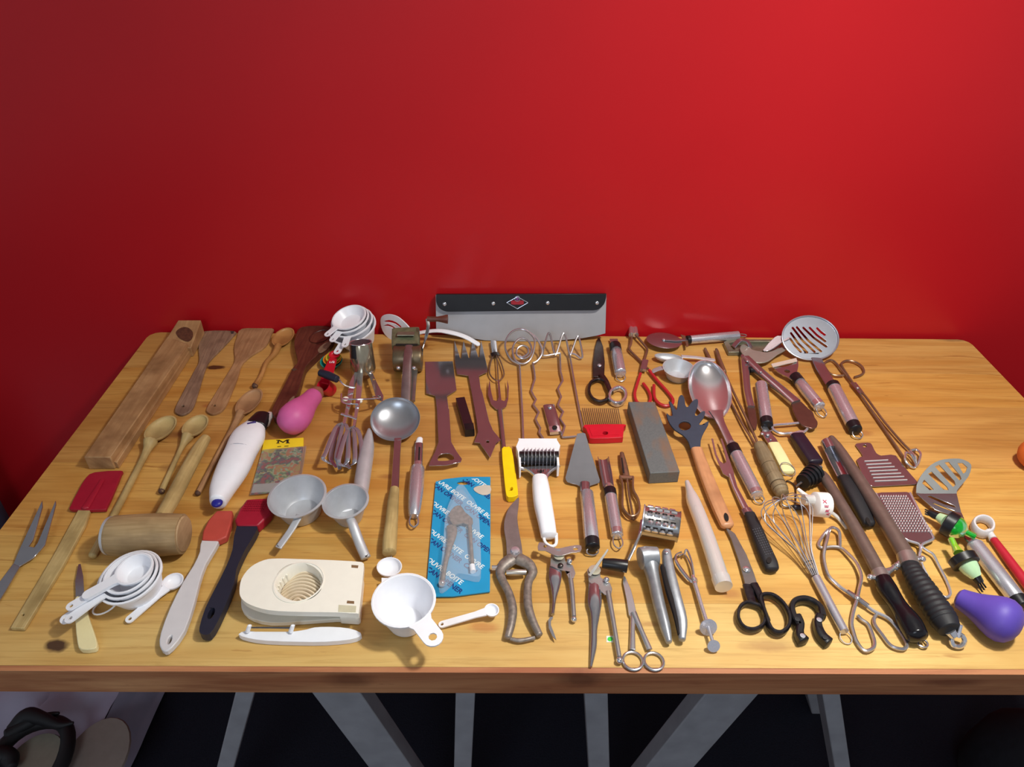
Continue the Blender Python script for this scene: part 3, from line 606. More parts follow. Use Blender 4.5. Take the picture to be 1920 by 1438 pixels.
# ---------------------------------------------------------------- packet
t = Thing('vegetable_packet', 'clear packet of shredded vegetables with a yellow header marked M', 'packet', at=(520, 870))
m, nt, b = newmat('vegetable_print')
v = coords(nt, 'Object', (1, 1, 1)); vo = nt.nodes.new('ShaderNodeTexVoronoi'); vo.inputs['Scale'].default_value = 210; nt.links.new(v, vo.inputs[0])
nz_ = noise(nt, v, 34, 2); sp_ = nt.nodes.new('ShaderNodeSeparateColor'); nt.links.new(vo.outputs['Color'], sp_.inputs[0]); mm_ = nt.nodes.new('ShaderNodeMath'); mm_.operation = 'MULTIPLY_ADD'; nt.links.new(sp_.outputs[0], mm_.inputs[0]); mm_.inputs[1].default_value = .16; nt.links.new(nz_, mm_.inputs[2]); m2_ = nt.nodes.new('ShaderNodeMath'); m2_.operation = 'SUBTRACT'; nt.links.new(mm_.outputs[0], m2_.inputs[0]); m2_.inputs[1].default_value = .08; big = m2_.outputs[0]; cc = nt.nodes.new('ShaderNodeValToRGB'); nt.links.new(big, cc.inputs[0]); cc.color_ramp.interpolation = 'CONSTANT'
els = cc.color_ramp.elements; els[0].position = 0; els[0].color = (*lin((186, 56, 46)), 1); els[1].position = .40; els[1].color = (*lin((78, 76, 84)), 1)
for p_, c_2 in ((.455, (104, 150, 84)), (.51, (196, 206, 150)), (.57, (226, 130, 54)), (.64, (206, 168, 64))):
    e_ = els.new(p_); e_.color = (*lin(c_2), 1)
nt.links.new(mix(nt, .2, cc.outputs[0], vo.outputs['Color'], 'OVERLAY'), b.inputs['Base Color']); b.inputs['Roughness'].default_value = .5; VEG = m
zp = 3.0
t.add('packet_body', plate([(491, 844), (568, 838), (556, 918), (470, 926), (476, 900)], zp, 2.6), VEG, bev=.4)
t.add('header', plate([(495, 825), (569, 820.5), (569, 836), (560, 838), (516, 843), (508, 850), (491, 845)], zp+.5, 3), plain('packet_yellow', (240, 206, 40), .5, .04), label='yellow header with a black M')
t.add('label', plate([(476, 908), (521, 905), (515, 921), (471, 924)], zp+.5, .4), plain('paper_white', (214, 208, 200), .6), label='blank white paper label')
t.add('letter', plate([(518, 824.8), (524, 824.6), (530.5, 828.2), (537.5, 824), (543, 823.8), (542.6, 825), (541, 825.1), (541.5, 829.9), (543.5, 829.9), (543.3, 831), (535.5, 831), (535.8, 829.9), (537.3, 829.9), (537, 826.2), (530.6, 830.2), (523.2, 826.6), (522.6, 830.2), (524.3, 830.3), (524, 831.2), (518, 831.3), (518.2, 830.3), (520, 830.2), (520.6, 825.9), (518, 825.9)], zp+.8, .25), plain('ink_black', (40, 28, 14), .6), label='black letter M')
t.add('small_print', plate([(520, 837), (527, 836.3), (527, 837.3), (520, 838)], zp+.7, .2)+plate([(533, 836), (541, 835.4), (541, 836.6), (533, 837.2)], zp+.7, .2), MATS['ink_black'])
t.add('film', plate([(492, 843), (575, 836), (562, 920), (468, 928)], zp+1.2, .25), GLASS, label='clear film')
# ---------------------------------------------------------------- aluminium scoops
def scoop(label, C, r, z, bot, hp, hw, hh, flat):
    t = Thing('measuring_scoop', label, 'scoop', at=C, group='aluminium scoops')
    c = P(*C, z); R = r/S(c); g = lathe(frame(c, (-.04, -.06, 1)), bowlprof(R, z/1000-.001, .0013, bot=bot), 40)
    g = g+lathe(frame(c, (-.04, -.06, 1)), [(R-.0006, -.002), (R+.0022, -.002), (R+.0026, .0003), (R-.0006, .0007), (R-.0006, -.002)], 40)
    o = t.add('bowl', g, ALU)
    h = t.add('handle', tube(hp, hw, hh, n=14, e=4 if flat else 2.2, cap=(0, .15), k=3), ALU)
    e = hp[-1]; t.add('hanging_hole', plate(el(e[0], e[1]-6, 3.4, 3.6, 10), e[2]+(hh if isinstance(hh, (int, float)) else hh[-1])+.3, .4), HOLE, h)
    return t
scoop('larger aluminium scoop with a flat strip handle next to the crimson brush', (557, 929), 51.5, 40, .72, [(562, 966, 32), (545, 995, 24), (522, 1027, 18)], [7, 6.5, 6.5], 1.8, True)
scoop('smaller aluminium scoop with a round tube handle and a white bottom disc', (648, 939), 40.5, 40, .62, [(656, 972, 32), (662, 985, 28), (674, 1018, 16), (686, 1046, 9)], [8, 9, 9.5, 9.5], [5, 7, 6, 4], False)
c = P(648, 944, 2.4); t = None
single('white_disc', 'white disc lying inside the smaller aluminium scoop', 'disc', lathe(frame(c), [(0, 0), (.0185, 0), (.0185, .001), (0, .001)], 28), WHITE)
t = Thing('aluminium_horn', 'tapered dull aluminium mould standing out from under the ladle', 'mould', at=(684, 860))
t.add('cone', tube([(693, 806, 15), (689, 838, 15), (684, 870, 15), (679, 902, 15), (675, 930, 14)], [4, 12.5, 14, 14.5, 14], n=20, cap=(.5, 0), k=2), ALU)
t = Thing('egg_slicer', 'cream plastic egg slicer with a ribbed round hollow', 'slicer', at=(560, 1110))
zt = 34
eo = cr([(449, 1108), (453, 1085), (470, 1063), (495, 1050), (520, 1047), (560, 1048), (620, 1050), (672, 1053), (681, 1056), (682, 1062), (678, 1105), (673, 1146), (668, 1150), (630, 1148), (560, 1147), (505, 1144), (470, 1134), (453, 1122)], 3, True)
hole = el(560.5, 1091, 45, 36, 30)
t.add('top_plate', plate(eo, zt, 9, holes=[hole]), CREAM, bev=2.5)
t.add('base_frame', plate(cr([(452, 1130), (456, 1108), (480, 1080), (530, 1062), (600, 1058), (670, 1062), (672, 1110), (664, 1156), (630, 1160), (560, 1165), (508, 1167), (475, 1160), (456, 1146)], 2, True), 8, 7.5), CREAM, bev=2)
t.add('hinge_block', plate([(634, 1148), (669, 1150), (673, 1146), (680, 1072), (652, 1070)], zt-8, 25), CREAM, bev=2)
t.add('side_skirt', plate([(635, 1134), (668, 1136), (667, 1148), (634, 1147)], zt+.4, .6), plain('cream_darker', (205, 200, 172), .5), label='slightly darker latch plate')  # latch plate in a slightly darker cream
c = P(560.5, 1091, zt); Rx = 45/S(c)
g = lathe(frame(c), [(Rx, -.001), (Rx*1.06, .0006), (Rx*1.0, .001), (Rx*.93, -.004), (Rx*.86, -.020), (Rx*.88, -.020), (Rx*.97, -.004), (Rx, -.001)], 40, 1, 1)
t.add('well', g, CREAM)
t.add('latch_hole', plate([(659, 1059), (672, 1060), (671, 1065), (659, 1064)], zt+.3, .5)+plate([(651, 1126), (664, 1127), (664, 1132), (650, 1131)], zt+.3, .5), plain('latch_brown', (130, 100, 70), .6))
for i in range(9):
    y = c.y-Rx*.80+i*Rx*.17; hw_ = math.sqrt(max(1e-6, (Rx*.86)**2-(y-c.y)**2))
    pts = [Vector((c.x+u*hw_, y+.010*(1-u*u), c.z-.020-.004*u*u+.004*(1-u*u))) for u in (-1, -.6, -.2, .2, .6, 1)]
    pts = [Vector(q) for q in cr([tuple(q) for q in pts], 4)]; t.add('rib', sweep(pts, [.0022]*len(pts), [.003]*len(pts), 6), plain('cream_rib', (222, 206, 178), .45))
for s_1 in (-1, 1):
    for i in range(5):
        a = math.radians(90+s_1*(60-i*14)-0) if False else math.radians((180 if s_1 < 0 else 0)+s_1*(-1)*0+(i-1)*13*(1 if s_1 > 0 else -1))
        p = c+Vector((math.cos(a)*Rx*.88, math.sin(a)*Rx*.88, -.018)); t.add('side_rib', sweep([p, p+Vector((0, 0, .010))], [.0016, .0014], None, 6, cap=(0, 1)), CREAM)
t.add('cutting_wires', sum([wire([(480+i*2, 1140+i*1.2, 12), (625, 1149, 12+i)], .35, k=1, n=4) for i in range(4)], G()), DSTEEL, stuff=True)
# small white peeler knife
t = Thing('peeler_knife', 'white plastic peeler knife lying in front of the egg slicer', 'peeler', at=(560, 1190))
t.add('handle', plate(cr([(447, 1189), (462, 1182), (478, 1184), (540, 1184), (556, 1183), (575, 1180), (590, 1176), (620, 1175), (655, 1178), (676, 1186), (674, 1193), (655, 1199), (610, 1203), (560, 1203), (500, 1201), (465, 1196)], 2, True), 9, 8.5), WHITE, bev=2.5)
t.add('post', tube([(464, 1184, 11), (468, 1173, 20)], [4, 2.8], 3, n=8, cap=(0, .8)), WHITE); t.add('post', tube([(545, 1184, 11), (549, 1173, 20)], [5, 2.8], 3, n=8, cap=(0, .8)), WHITE)
t.add('blade', plate([(467, 1175), (545, 1175), (544, 1179), (467, 1178)], pl=pp((467, 1175, 17), (545, 1175, 17), (500, 1180, 15)), th=.8), DSTEEL)
# white cup in front
t = Thing('measuring_cup', 'large white measuring cup with a broad tab handle at the front of the table', 'cup', at=(757, 1135))
cup(t, 'bowl', (757, 1124), 50, 58, 49, .62, (.0, -.04, 1), 308, 42, 26, WHITE, 1.6)
mspoon('small round white measuring spoon tucked behind the large white cup', (730, 1062), (741, 1046), 24, 12, (727, 1086), (715, 1160), 10, z=14)
mspoon('white plastic measuring spoon with a small bowl to the right of the large cup', (922, 1143), (933, 1136), 14.5, 9, (908, 1147), (822, 1172), 7, z=14)
# ---------------------------------------------------------------- ladle with wooden handle
t = Thing('ladle', 'big round steel ladle with a wooden handle, in the middle left', 'ladle', at=(741, 800))
c = P(741, 785, 30); ax = Vector((.02, -.42, 1)); R_ = 46.5/S(c)
t.add('bowl', lathe(frame(c, ax), [(R_*math.sin(a), -.020*math.cos(a)**1.3 if math.cos(a) > 0 else 0) for a in [i*math.pi/20 for i in range(11)]]+[(R_*.985*math.sin(a), -.0186*math.cos(a)**1.3 if math.cos(a) > 1e-6 else 0) for a in [i*math.pi/20 for i in range(10, -1, -1)]], 44), metal('ladle_steel', (176, 178, 184), .30, .1, m=.8))
t.add('shank', tube([(746, 822, 12), (744, 850, 13), (740, 920, 12)], [7, 6.5, 7.5], 1.4, n=8, e=6), FLAT)
t.add('handle', tube([(740, 917, 13), (737, 940, 13), (734, 980, 13), (731, 1012, 14), (730, 1036, 14)], [8.5, 10.5, 12, 13.5, 13], n=18, cap=(.3, .12), k=3), W_PALE)
hook(t, 731, 1037, 728, 1046, 5, 1, 9)
# ---------------------------------------------------------------- peeler beside
t = Thing('peeler', 'steel peeler with a white tip and round steel handle, between ladle and blister card', 'peeler', at=(780, 900), group='steel-handled gadgets')
t.add('tip', tube([(787, 823, 9), (785, 833, 9)], [5.5, 7], 3, n=10, cap=(1, 0), k=2), WHITE, label='white tip')
t.add('blade', tube([(785, 832, 9), (784, 868, 9)], [8, 8], 3.5, n=12), FLAT); t.add('blade_slot', plate([(785, 838), (788, 838), (787, 862), (784, 862)], 13, .5), HOLE)
t.add('collar', tube([(784, 868, 9), (783, 880, 9)], [8.5, 10], 6, n=14), CHROME)
t.add('handle', tube([(783, 879), (780, 920), (777, 955), (776, 968)], [13, 14, 12, 9.5], n=18, cap=(.1, .1), k=3), STEEL)
hook(t, 776, 966, 776, 988, 8, 1.5, 8)
# ---------------------------------------------------------------- BBQ tools
t = Thing('grill_spatula', 'square-bladed steel grill spatula with a bottle opener at the handle end', 'spatula', at=(830, 760))
pl_ = pp((825, 700, 3), (855, 700, 3), (835, 870, 14))
t.add('blade', plate([(797, 678), (849, 677), (856, 731), (838, 742), (841, 766), (842, 766), (846, 828), (856, 846), (866, 860), (864, 866), (838, 872), (804, 873), (806, 866), (816, 846), (822, 828), (819, 765), (816, 742), (799, 737)], pl=pl_, th=1.8, holes=[cr([(822, 855), (829, 851), (843, 850), (851, 857), (848, 862), (822, 864)], 2, True)]), FLAT, bev=.4)
t = Thing('grill_fork', 'wide four-tined steel grill fork with a pointed ornamental handle end', 'fork', at=(895, 740))
pl_ = pp((865, 640, 6), (902, 640, 6), (918, 857, 9))
t.add('tines_and_handle', plate([(852, 637), (863, 672), (865, 672), (869, 638), (879, 671), (881, 671), (886, 636), (897, 670), (899, 670), (902, 637), (914, 690), (914, 697), (898, 704), (901, 727), (905, 738), (917, 789), (924, 806), (939, 824), (930, 831), (919, 858), (899, 830), (889, 829), (896, 810), (893, 785), (885, 740), (878, 704), (857, 701), (853, 681)], pl=pl_, th=1.8, holes=[[(912, 826), (917, 826), (917, 830), (912, 830)]]), FLAT, bev=.4)
# black square sheath
t = Thing('knife_sheath', 'small dark square tube standing open at one end between the grill tools', 'sheath', at=(870, 780))
A, B = P(863, 751, 8), P(880, 808, 8); dr = (B-A).normalized(); sd = Vector((-dr.y, dr.x, 0)); W_ = 8.3/S(A); hz = Vector((0, 0, .0075))
def sqtube(A, B, W_, H_, th):
    o1 = [sd*W_-hz, -sd*W_-hz, -sd*W_+hz, sd*W_+hz]; f = (W_-th)/W_; V = [A+q for q in o1]+[B+q for q in o1]+[A+q*f for q in o1]+[A+dr*.02+q*f for q in o1]
    Fc = []
    for i in range(4):
        j = (i+1) % 4; Fc += [(i, j, 4+j, 4+i), (j, i, 8+i, 8+j), (8+j, 8+i, 12+i, 12+j)]
    Fc += [(4, 5, 6, 7), (15, 14, 13, 12)]; return G(V, Fc, [(0, 0)]*sum(len(f) for f in Fc))
t.add('tube_body', sqtube(A, B, W_, .0075, .0012), plain('dark_plum_plastic', (44, 26, 32), .3)); t.add('end_cap', tube([(879, 800, 8), (881, 812, 8)], [9, 9], 8.3, n=16, e=8), BLACK)
# small whisk-like peeler at back and pastry fork with yellow handle
t = Thing('loop_peeler', 'small old peeler with copper-brown looped wire handle, at the back beside the grill fork', 'peeler', at=(930, 680))
t.add('blade', tube([(925, 640, 9), (928, 664, 8)], [5.5, 5], 2, n=10, cap=(.5, 0)), CHROME); t.add('collar', tube([(927, 662, 8), (930, 668, 8)], [8, 8], 3, n=10), DSTEEL)
t.add('wire_loop', wire([(925, 667, 8), (920, 680, 8), (918, 700, 8), (928, 712, 9), (938, 712, 9), (945, 702, 8), (941, 684, 8), (934, 667, 8)], 1.5), COPPER); t.add('centre_wire', wire([(931, 667, 9), (933, 690, 9), (934, 712, 9)], 1.4), COPPER)
t = Thing('pastry_fork', 'three-tined steel fork with a yellow plastic handle', 'fork', at=(945, 800))
zz = 5
t.add('tines', plate([(918, 712), (921, 735), (925, 750), (932, 752), (935, 745), (933, 712), (936, 712), (940, 750), (946, 752), (951, 745), (951, 712), (954, 725), (953, 748), (949, 762), (939, 768), (930, 767), (921, 758), (915, 740), (916, 722)], pl=pp((920, 715, 10), (950, 715, 10), (936, 767, 5)), th=1.4), FLAT)
t.add('stem', tube([(937, 766, 4), (941, 800, 5), (945, 842, 6)], [4.5, 3.8, 4], 1.8, n=10), FLAT)
t.add('handle', plate(cr([(941, 841), (950, 838), (959, 841), (966, 880), (971, 920), (969, 929), (953, 932), (948, 920), (944, 880)], 2, True), 12, 11, holes=[el(959, 916, 2.8, 3.8, 10)]), YEL, bev=3)
# ---------------------------------------------------------------- rotary beater
t = Thing('egg_beater', 'chrome hand-cranked rotary egg beater with a black crank knob', 'beater', at=(670, 760))
a, b_ = P(681, 690, 24), P(676, 642, 74); ax = (b_-a)
t.add('grip', sweep([a-ax*.15, a, b_-ax*.05, b_], [.0225, .0240, .0215, .0205], None, 26, cap=(.1, 0)), metal('tarnished_chrome', (186, 174, 150), .16, .3, 60, m=.85))
t.add('grip_end', sweep([b_, b_+ax*.012], [.0190, .0185], None, 24), BLACK, label='black recessed end of the grip')
q = (CP-a).normalized(); sdv = ax.cross(Vector((0, 0, 1))).normalized()
gd = ax.normalized(); gs = gd.cross(Vector((0, 0, 1))).normalized(); gu = gs.cross(gd); rr_ = (gs*-.62 if (gs.x > 0) else gs*.62)+(gu if gu.y < 0 else -gu)*.78
t.add('grip_rim', sweep([b_+(gs*math.cos(q)+gu*math.sin(q))*.0205 for q in [i*.3 for i in range(21)]], [.0013]*21, None, 6, 2, True), CHROME)
t.add('grip_strip', sweep([a+ax*.50+rr_*.0215, b_+rr_*.0195-ax*.02], [.0065, .0065], [.003, .003], 12, e=3, up=rr_), BLACK, label='black strip on the grip')
zc = 26
t.add('frame', tube([(672, 697, zc), (661, 720, zc), (656, 748, zc), (650, 775, 22), (645, 796, 20)], [6, 6, 5, 3.4, 3], 2.2, n=8, e=5, k=2)+tube([(676, 697, zc), (674, 720, zc+6), (672, 748, zc+4), (668, 775, 24), (664, 800, 20)], [5, 5.5, 5, 3.2, 2.8], 2.2, n=8, e=5, k=2)+tube([(640, 776, 24), (654, 780, 24), (668, 785, 24)], [2.6, 2.6, 2.6], 2, n=8), CHROME)
t.add('side_bracket', plate([(684, 697), (698, 698), (706, 716), (719, 742), (718, 752), (706, 748), (698, 722), (693, 706)], pl=pp((688, 698, 22), (702, 698, 22), (712, 750, 30)), th=1.6, holes=[el(701, 711, 2.5, 2, 8), el(711, 744, 3.5, 3, 8)]), FLAT)
t.add('top_yoke', tube([(672, 698, 26), (684, 694, 26), (698, 699, 24)], [4, 4, 4], 3, n=8, k=3), CHROME)
# gear wheel: thin rim seen from its edge
gc = P(679, 746, 31); gn = Vector((.12, .62, .76)).normalized()
gm = frame(gc, (-.02, .50, .86), (1, .05, 0))
gr = [gm @ Vector((math.cos(a)*.034, math.sin(a)*.020, 0)) for a in [math.radians(200)+i*math.radians(220)/16 for i in range(17)]] 
t.add('gear_wheel', sweep(gr, [.0016]*17, None, 8)+wire([(640, 738, 33), (641, 752, 31), (652, 757, 31), (671, 757, 31)], 1.5), CHROME)
t.add('pinion', ball(P(648, 748, 27), .0058, .7), CREAM); t.add('pinion', ball(P(674, 752, 27), .0058, .7), CREAM)
t.add('crank_arm', wire([(666, 727, 34), (650, 724, 38), (641, 718, 43), (636, 711, 45)], 1.7), CHROME)
t.add('crank_knob', tube([(601, 699, 45), (616, 704, 45), (632, 711, 45)], [6.5, 7.5, 6.5], n=16, cap=(.6, .2), k=2), NAVY, label='black crank knob')
BLADE = metal('beater_steel', (180, 182, 194), .22, .05, m=.7)
for (ax0, ay0, pts) in ((643, 792, [(-14, 10, -32, 56, -37, 68, -22, 82), (-2, 12, -12, 60, -10, 72, -6, 92), (8, 10, 10, 50, 8, 72, -2, 86), (-8, 8, -20, 48, -22, 70, -12, 88)]), (660, 800, [(-10, 10, -22, 50, -24, 68, -8, 80), (4, 10, 6, 50, 4, 66, -2, 76), (12, 8, 18, 40, 15, 62, 3, 70), (-4, 8, -8, 52, -10, 68, -4, 82)])):
    for n_, p in enumerate(pts):
        zt_ = (30, 22, 24, 8)[n_]
        t.add('beater_blade', tube([(ax0, ay0, 20), (ax0+p[0], ay0+p[1], zt_), (ax0+p[2], ay0+p[3], zt_), (ax0+p[4], ay0+p[5], zt_-2), (ax0+p[6], ay0+p[7]-4, 14)], [2.6, 3.6, 4.0, 4.0, 3.0], .7, n=6, e=5, k=3), BLADE)
# ---------------------------------------------------------------- white slotted spoon behind
t = Thing('slotted_spoon', 'white plastic slotted spoon with a long curved handle against the wall', 'spoon', at=(740, 630))
c = P(738, 614, 24); x_ = (P(757, 636, 12)-P(722, 592, 36)); o_ = c; plw = plane3(P(757, 636, 16), P(716, 606, 24), PY(738, 591, -.012))
t.add('head', plate(cr([(713, 602), (717, 592), (729, 589), (744, 593), (758, 604), (768, 616), (770, 628), (758, 640), (742, 641), (728, 634), (717, 620)], 3, True), pl=plw, th=2.6, holes=[cr([(719, 603), (729, 600), (742, 604), (752, 612), (750, 614), (740, 607), (729, 604)], 2, True), cr([(719, 611), (727, 608), (737, 612), (745, 618), (743, 620), (735, 614), (727, 611)], 2, True)]), WHITE, bev=.8)
t.add('handle', tube([(765, 632, 14), (786, 624, 24), (820, 620, 32), (848, 624, 31), (873, 632, 24), (896, 645, 12)], [5.5, 5, 5, 5.5, 5.5, 5.5], 2.2, n=12, e=3, cap=(0, .8), k=4), WHITE)
# ---------------------------------------------------------------- rotary cheese grater
t = Thing('rotary_grater', 'old tin rotary cheese grater with a crank and a turned wooden knob', 'grater', at=(765, 690))
t.add('hopper', tube([(761, 652, 40), (761, 640, 44), (761, 620, 50)], [24.5, 25, 24], 9, n=24, e=7), metal('green_tin', (132, 140, 108), .42, .35, 90, m=.5))
t.add('hopper_slot', tube([(742, 646, 52), (783, 646, 52)], [2.2, 2.2], 1.4, n=8), HOLE)
t.add('press_plate', tube([(745, 626, 59), (777, 626, 59)], [6, 6], 1.4, n=8, e=5), TIN)
t.add('drum_housing', tube([(739, 672, 26), (742, 672, 26), (787, 672, 26), (791, 672, 26)], [23, 24, 24, 23], n=26), metal('brown_tin', (128, 112, 88), .36, .35, 50, m=.7))
t.add('upper_handle', tube([(767, 650, 48), (764, 680, 44), (762, 720, 30), (760, 752, 20)], [8, 8, 9, 9], [5, 6, 6, 4], n=12, e=3, k=3, cap=(.4, .3)), metal('worn_steel', (160, 158, 158), .3, .25, m=.8))
t.add('lower_handle', tube([(777, 690, 12), (774, 720, 9), (772, 752, 7)], [7, 6.5, 6.5], 3, n=12, e=3, k=2), metal('worn_steel', (160, 158, 158), .3, .25))
t.add('rivet', ball(P(776, 690, 42), .004), CHROME); t.add('rivet', ball(P(747, 690, 42), .004), CHROME)
ck = [P(789, 668, 26), P(792, 655, 40), P(798, 634, 66), P(803, 612, 84), P(801, 598, 94)]
t.add('crank_arm', sweep([Vector(p) for p in cr([tuple(p) for p in ck], 4)], [.0035]*17, [.0016]*17, 8, 3), metal('crank_metal', (190, 188, 188), .25, .2))
k0 = ck[-1]; t.add('crank_knob', sweep([k0+Vector((x, 0, 0)) for x in (0, .006, .02, .030, .038, .0405)], [.0055, .0055, .0050, .0070, .0090, .0088], None, 16), W_DARK, label='turned dark wooden knob')
# ---------------------------------------------------------------- big rocking blade against the wall
bo = P(975, 640, 1); tp = PY(977, 550, WY-.004); rt_ = P(1080, 641, 1); PLB = plane3(bo, rt_, tp)
if PLB[1].y > 0: PLB = (PLB[0], -PLB[1])
t = Thing('rocking_blade', 'wide steel rocking dough blade with a black riveted handle, leaning on the wall', 'blade', at=(975, 640))
t.add('blade', plate([(817, 553), (1137, 551), (1135, 625), (1120, 629), (1092, 634), (1050, 638), (1009, 640), (960, 640), (909, 638), (860, 631), (818, 622)], pl=PLB, th=2), MATTE)
pf = (PLB[0]+PLB[1]*.010, PLB[1])
hnd = t.add('handle', plate(cr([(818, 552), (818, 566), (824, 578), (836, 584), (850, 584.5)], 3)+[(975, 583), (1105, 582)]+cr([(1112, 582), (1122, 580), (1132, 571), (1136, 560), (1137, 551)], 3), pl=pf, th=10), BLACK, bev=3)
fw_ = lambda x, y, o=.0105: PP(x, y, PLB[0]+PLB[1]*o, PLB[1])
for x, y in ((833.5, 570), (925, 569), (1027, 568), (1119.5, 568)):
    t.add('rivet', lathe(frame(fw_(x, y, .010), PLB[1]), [(0, -.001), (.0038, -.001), (.0038, .0006), (.003, .0012), (0, .0014)], 14), CHROME)
xd = (fw_(1000, 568)-fw_(940, 568)).normalized(); yd = PLB[1].cross(xd); oc = fw_(970, 567.5, .0112); pm = 1/S(oc)
D = lambda u, v: oc+xd*(u*pm)+yd*(v*pm*1.22)
dm = [D(-20, 0), D(0, -9.5), D(20, 0), D(0, 9)]
t.add('badge', sum([sweep([dm[i], dm[(i+1) % 4]], [.0009]*2, None, 6) for i in range(4)], G())+sweep([D(0+5*math.cos(a), 6.2+4*math.sin(a)) for a in [i*.524 for i in range(12)]], [.0008]*12, None, 6, 2, True), metal('badge_silver', (200, 200, 210), .3), label='silver diamond badge outline')
t.add('badge_red', slab([D(-12, 2.8), D(-12, -2.2), D(-8, -3), D(8, -3), D(12, -2.2), D(12, 2.8), D(6, 3.6), D(-6, 3.6)], oc, PLB[1], .0006), plain('badge_red_enamel', (150, 24, 40), .4), label='red lettering panel of the badge')
t.add('badge_dot', lathe(frame(D(0, 6.2), PLB[1]), [(0, -.0003), (.0032, -.0003), (.0032, .0005), (0, .0005)], 12), plain('badge_violet', (110, 60, 120), .4))
# ---------------------------------------------------------------- wire whisks
def tang(label, name='wire_whisk'): return Thing(name, label, 'whisk', at=(985, 720), group='flat wire whisks')
t = tang('spiral steel wire whisk with one straight and one zigzag wire stem')
sp = []
SPL = plane3(P(975, 683, 6), P(1003, 683, 6), P(985, 617, 48)) if False else pp((960, 683, 6), (1010, 683, 6), (982, 617, 46))
def W3(x, y, pl=None): return PP(x, y, *(pl or SPL))
spc = [(974, 684), (958, 674), (948, 655), (949, 637), (960, 622), (976, 617), (990, 622), (1002, 636), (1001, 656), (994, 674), (980, 682), (966, 675), (961, 656), (966, 642), (978, 634), (991, 640), (997, 655), (991, 668), (979, 672), (969, 665), (970, 654), (979, 648), (989, 652), (990, 662), (980, 669), (974, 667)]
rows = cr([tuple(W3(*p)) for p in spc[:26]], 4)
t.add('spiral', sweep([Vector(r) for r in rows], [.0021]*len(rows), None, 7), WIRE)
t.add('outer_hoop', sweep([Vector(r) for r in cr([tuple(W3(*p)) for p in [(990, 622), (1004, 632), (1015, 650), (1016, 664), (1008, 676), (999, 681)]], 4)], [.0021]*21, None, 7), WIRE)
t.add('stem', wire([(974, 684, 8), (976, 720, 7), (979, 770, 6), (981, 826, 4)], 2.1, k=3), COPPER if False else WIRE)
t.add('zigzag_stem', wire([(999, 681, 8), (1003, 710, 7), (996, 733, 6), (1005, 749, 6), (1000, 759, 6), (1010, 773, 5), (1004, 786, 5), (1013, 803, 5), (1011, 811, 5), (1021, 826, 4)], 2.0, k=2), WIRE)
t = Thing('wire_whisk', 'zigzag steel wire whisk with three upright loops like a crown', 'whisk', at=(1055, 740), group='flat wire whisks')
WPL = pp((1020, 672, 6), (1092, 672, 6), (1056, 628, 34))
wp = [(1050, 662), (1021, 667), (1018, 660), (1027, 627), (1032, 629), (1039, 662), (1044, 661), (1054, 629), (1060, 629), (1067, 662), (1070, 664), (1081, 634), (1086, 634), (1092, 666), (1088, 671), (1078, 664), (1066, 662)]
rows = cr([tuple(W3(*p, WPL)) for p in wp], 4)
t.add('crown', sweep([Vector(r) for r in rows], [.0021]*len(rows), None, 7), WIRE)
t.add('zigzag_stem', wire([(1050, 663, 10), (1051, 697, 7), (1055, 714, 7), (1046, 729, 6), (1052, 744, 6), (1046, 760, 6), (1056, 772, 5), (1050, 785, 5), (1059, 799, 5), (1053, 817, 4), (1060, 820, 4), (1080, 818, 4)], 2.0, k=2), WIRE)
t.add('straight_stem', wire([(1068, 665, 10), (1079, 730, 7), (1090, 790, 4), (1094, 808, 3)], 2.0, k=3), WIRE)
t = Thing('nail_clipper', 'small steel lever clipper lying between the two wire whisks', 'clipper', at=(1036, 785))
t.add('body', tube([(1029, 762, 6), (1037, 790, 7), (1041, 806, 6)], [11.5, 12, 11], 5, n=14, e=3, cap=(.3, .1)), FLAT)
t.add('rivet', ball(P(1031, 763, 12), .0045, .5), CHROME); t.add('jaw', tube([(1039, 801, 9), (1042, 812, 7)], [11, 11.5], 4, n=12, e=5), CHROME); t.add('hole', plate(el(1040, 801, 5, 3.6, 10), 13.4, .4), HOLE)
# ---------------------------------------------------------------- scissors, small corer, canning tongs at the back
t = Thing('kitchen_scissors', 'old dark tailor-like scissors with one large and one small ring, at the back', 'scissors', at=(1123, 700), group='scissors and shears')
t.add('blade', plate([(1121, 633), (1125, 634), (1131, 650), (1134, 678), (1133, 706), (1112, 706), (1112, 678), (1116, 650)], 7, 3), DSTEEL, bev=.6)
t.add('screw', ball(P(1124, 685, 8), .0045, .5), STEEL)
rg = lambda t, pts, w, h, m, n='ring': t.add(n, tube(pts, w, h, k=4, n=10, closed=True, e=3), m)
rg(t, [(1122, 712, 7), (1136, 718, 8), (1142, 732, 8), (1140, 747, 8), (1126, 754, 8), (1111, 748, 8), (1104, 734, 8), (1108, 718, 8)], 3, 5, DSTEEL)
t.add('arm', tube([(1127, 704, 7), (1136, 716, 8), (1142, 730, 9), (1147, 738, 8)], [6, 5.5, 5, 4], 4, k=3, e=3), DSTEEL)
rg(t, [(1158, 728, 8), (1170, 732, 8), (1173, 744, 8), (1166, 755, 8), (1153, 757, 8), (1143, 749, 8), (1145, 736, 8)], 3.2, 6, CHROME)
t = Thing('corer', 'short steel-handled zester with a black band, at the back near the scissors', 'zester', at=(1157, 680), group='steel-handled gadgets')
t.add('blade', plate([(1143, 635), (1158, 635), (1161, 648), (1147, 650)], 8, 2), FLAT)
steelgrip(t, (1153, 648), (1163, 699), 10.5, 11, BLACK, None, (1165, 715), bandlen=.2)
t = Thing('canning_tongs', 'scissor-like canning tongs with red coated handles and rubber tips', 'tongs', at=(1210, 690))
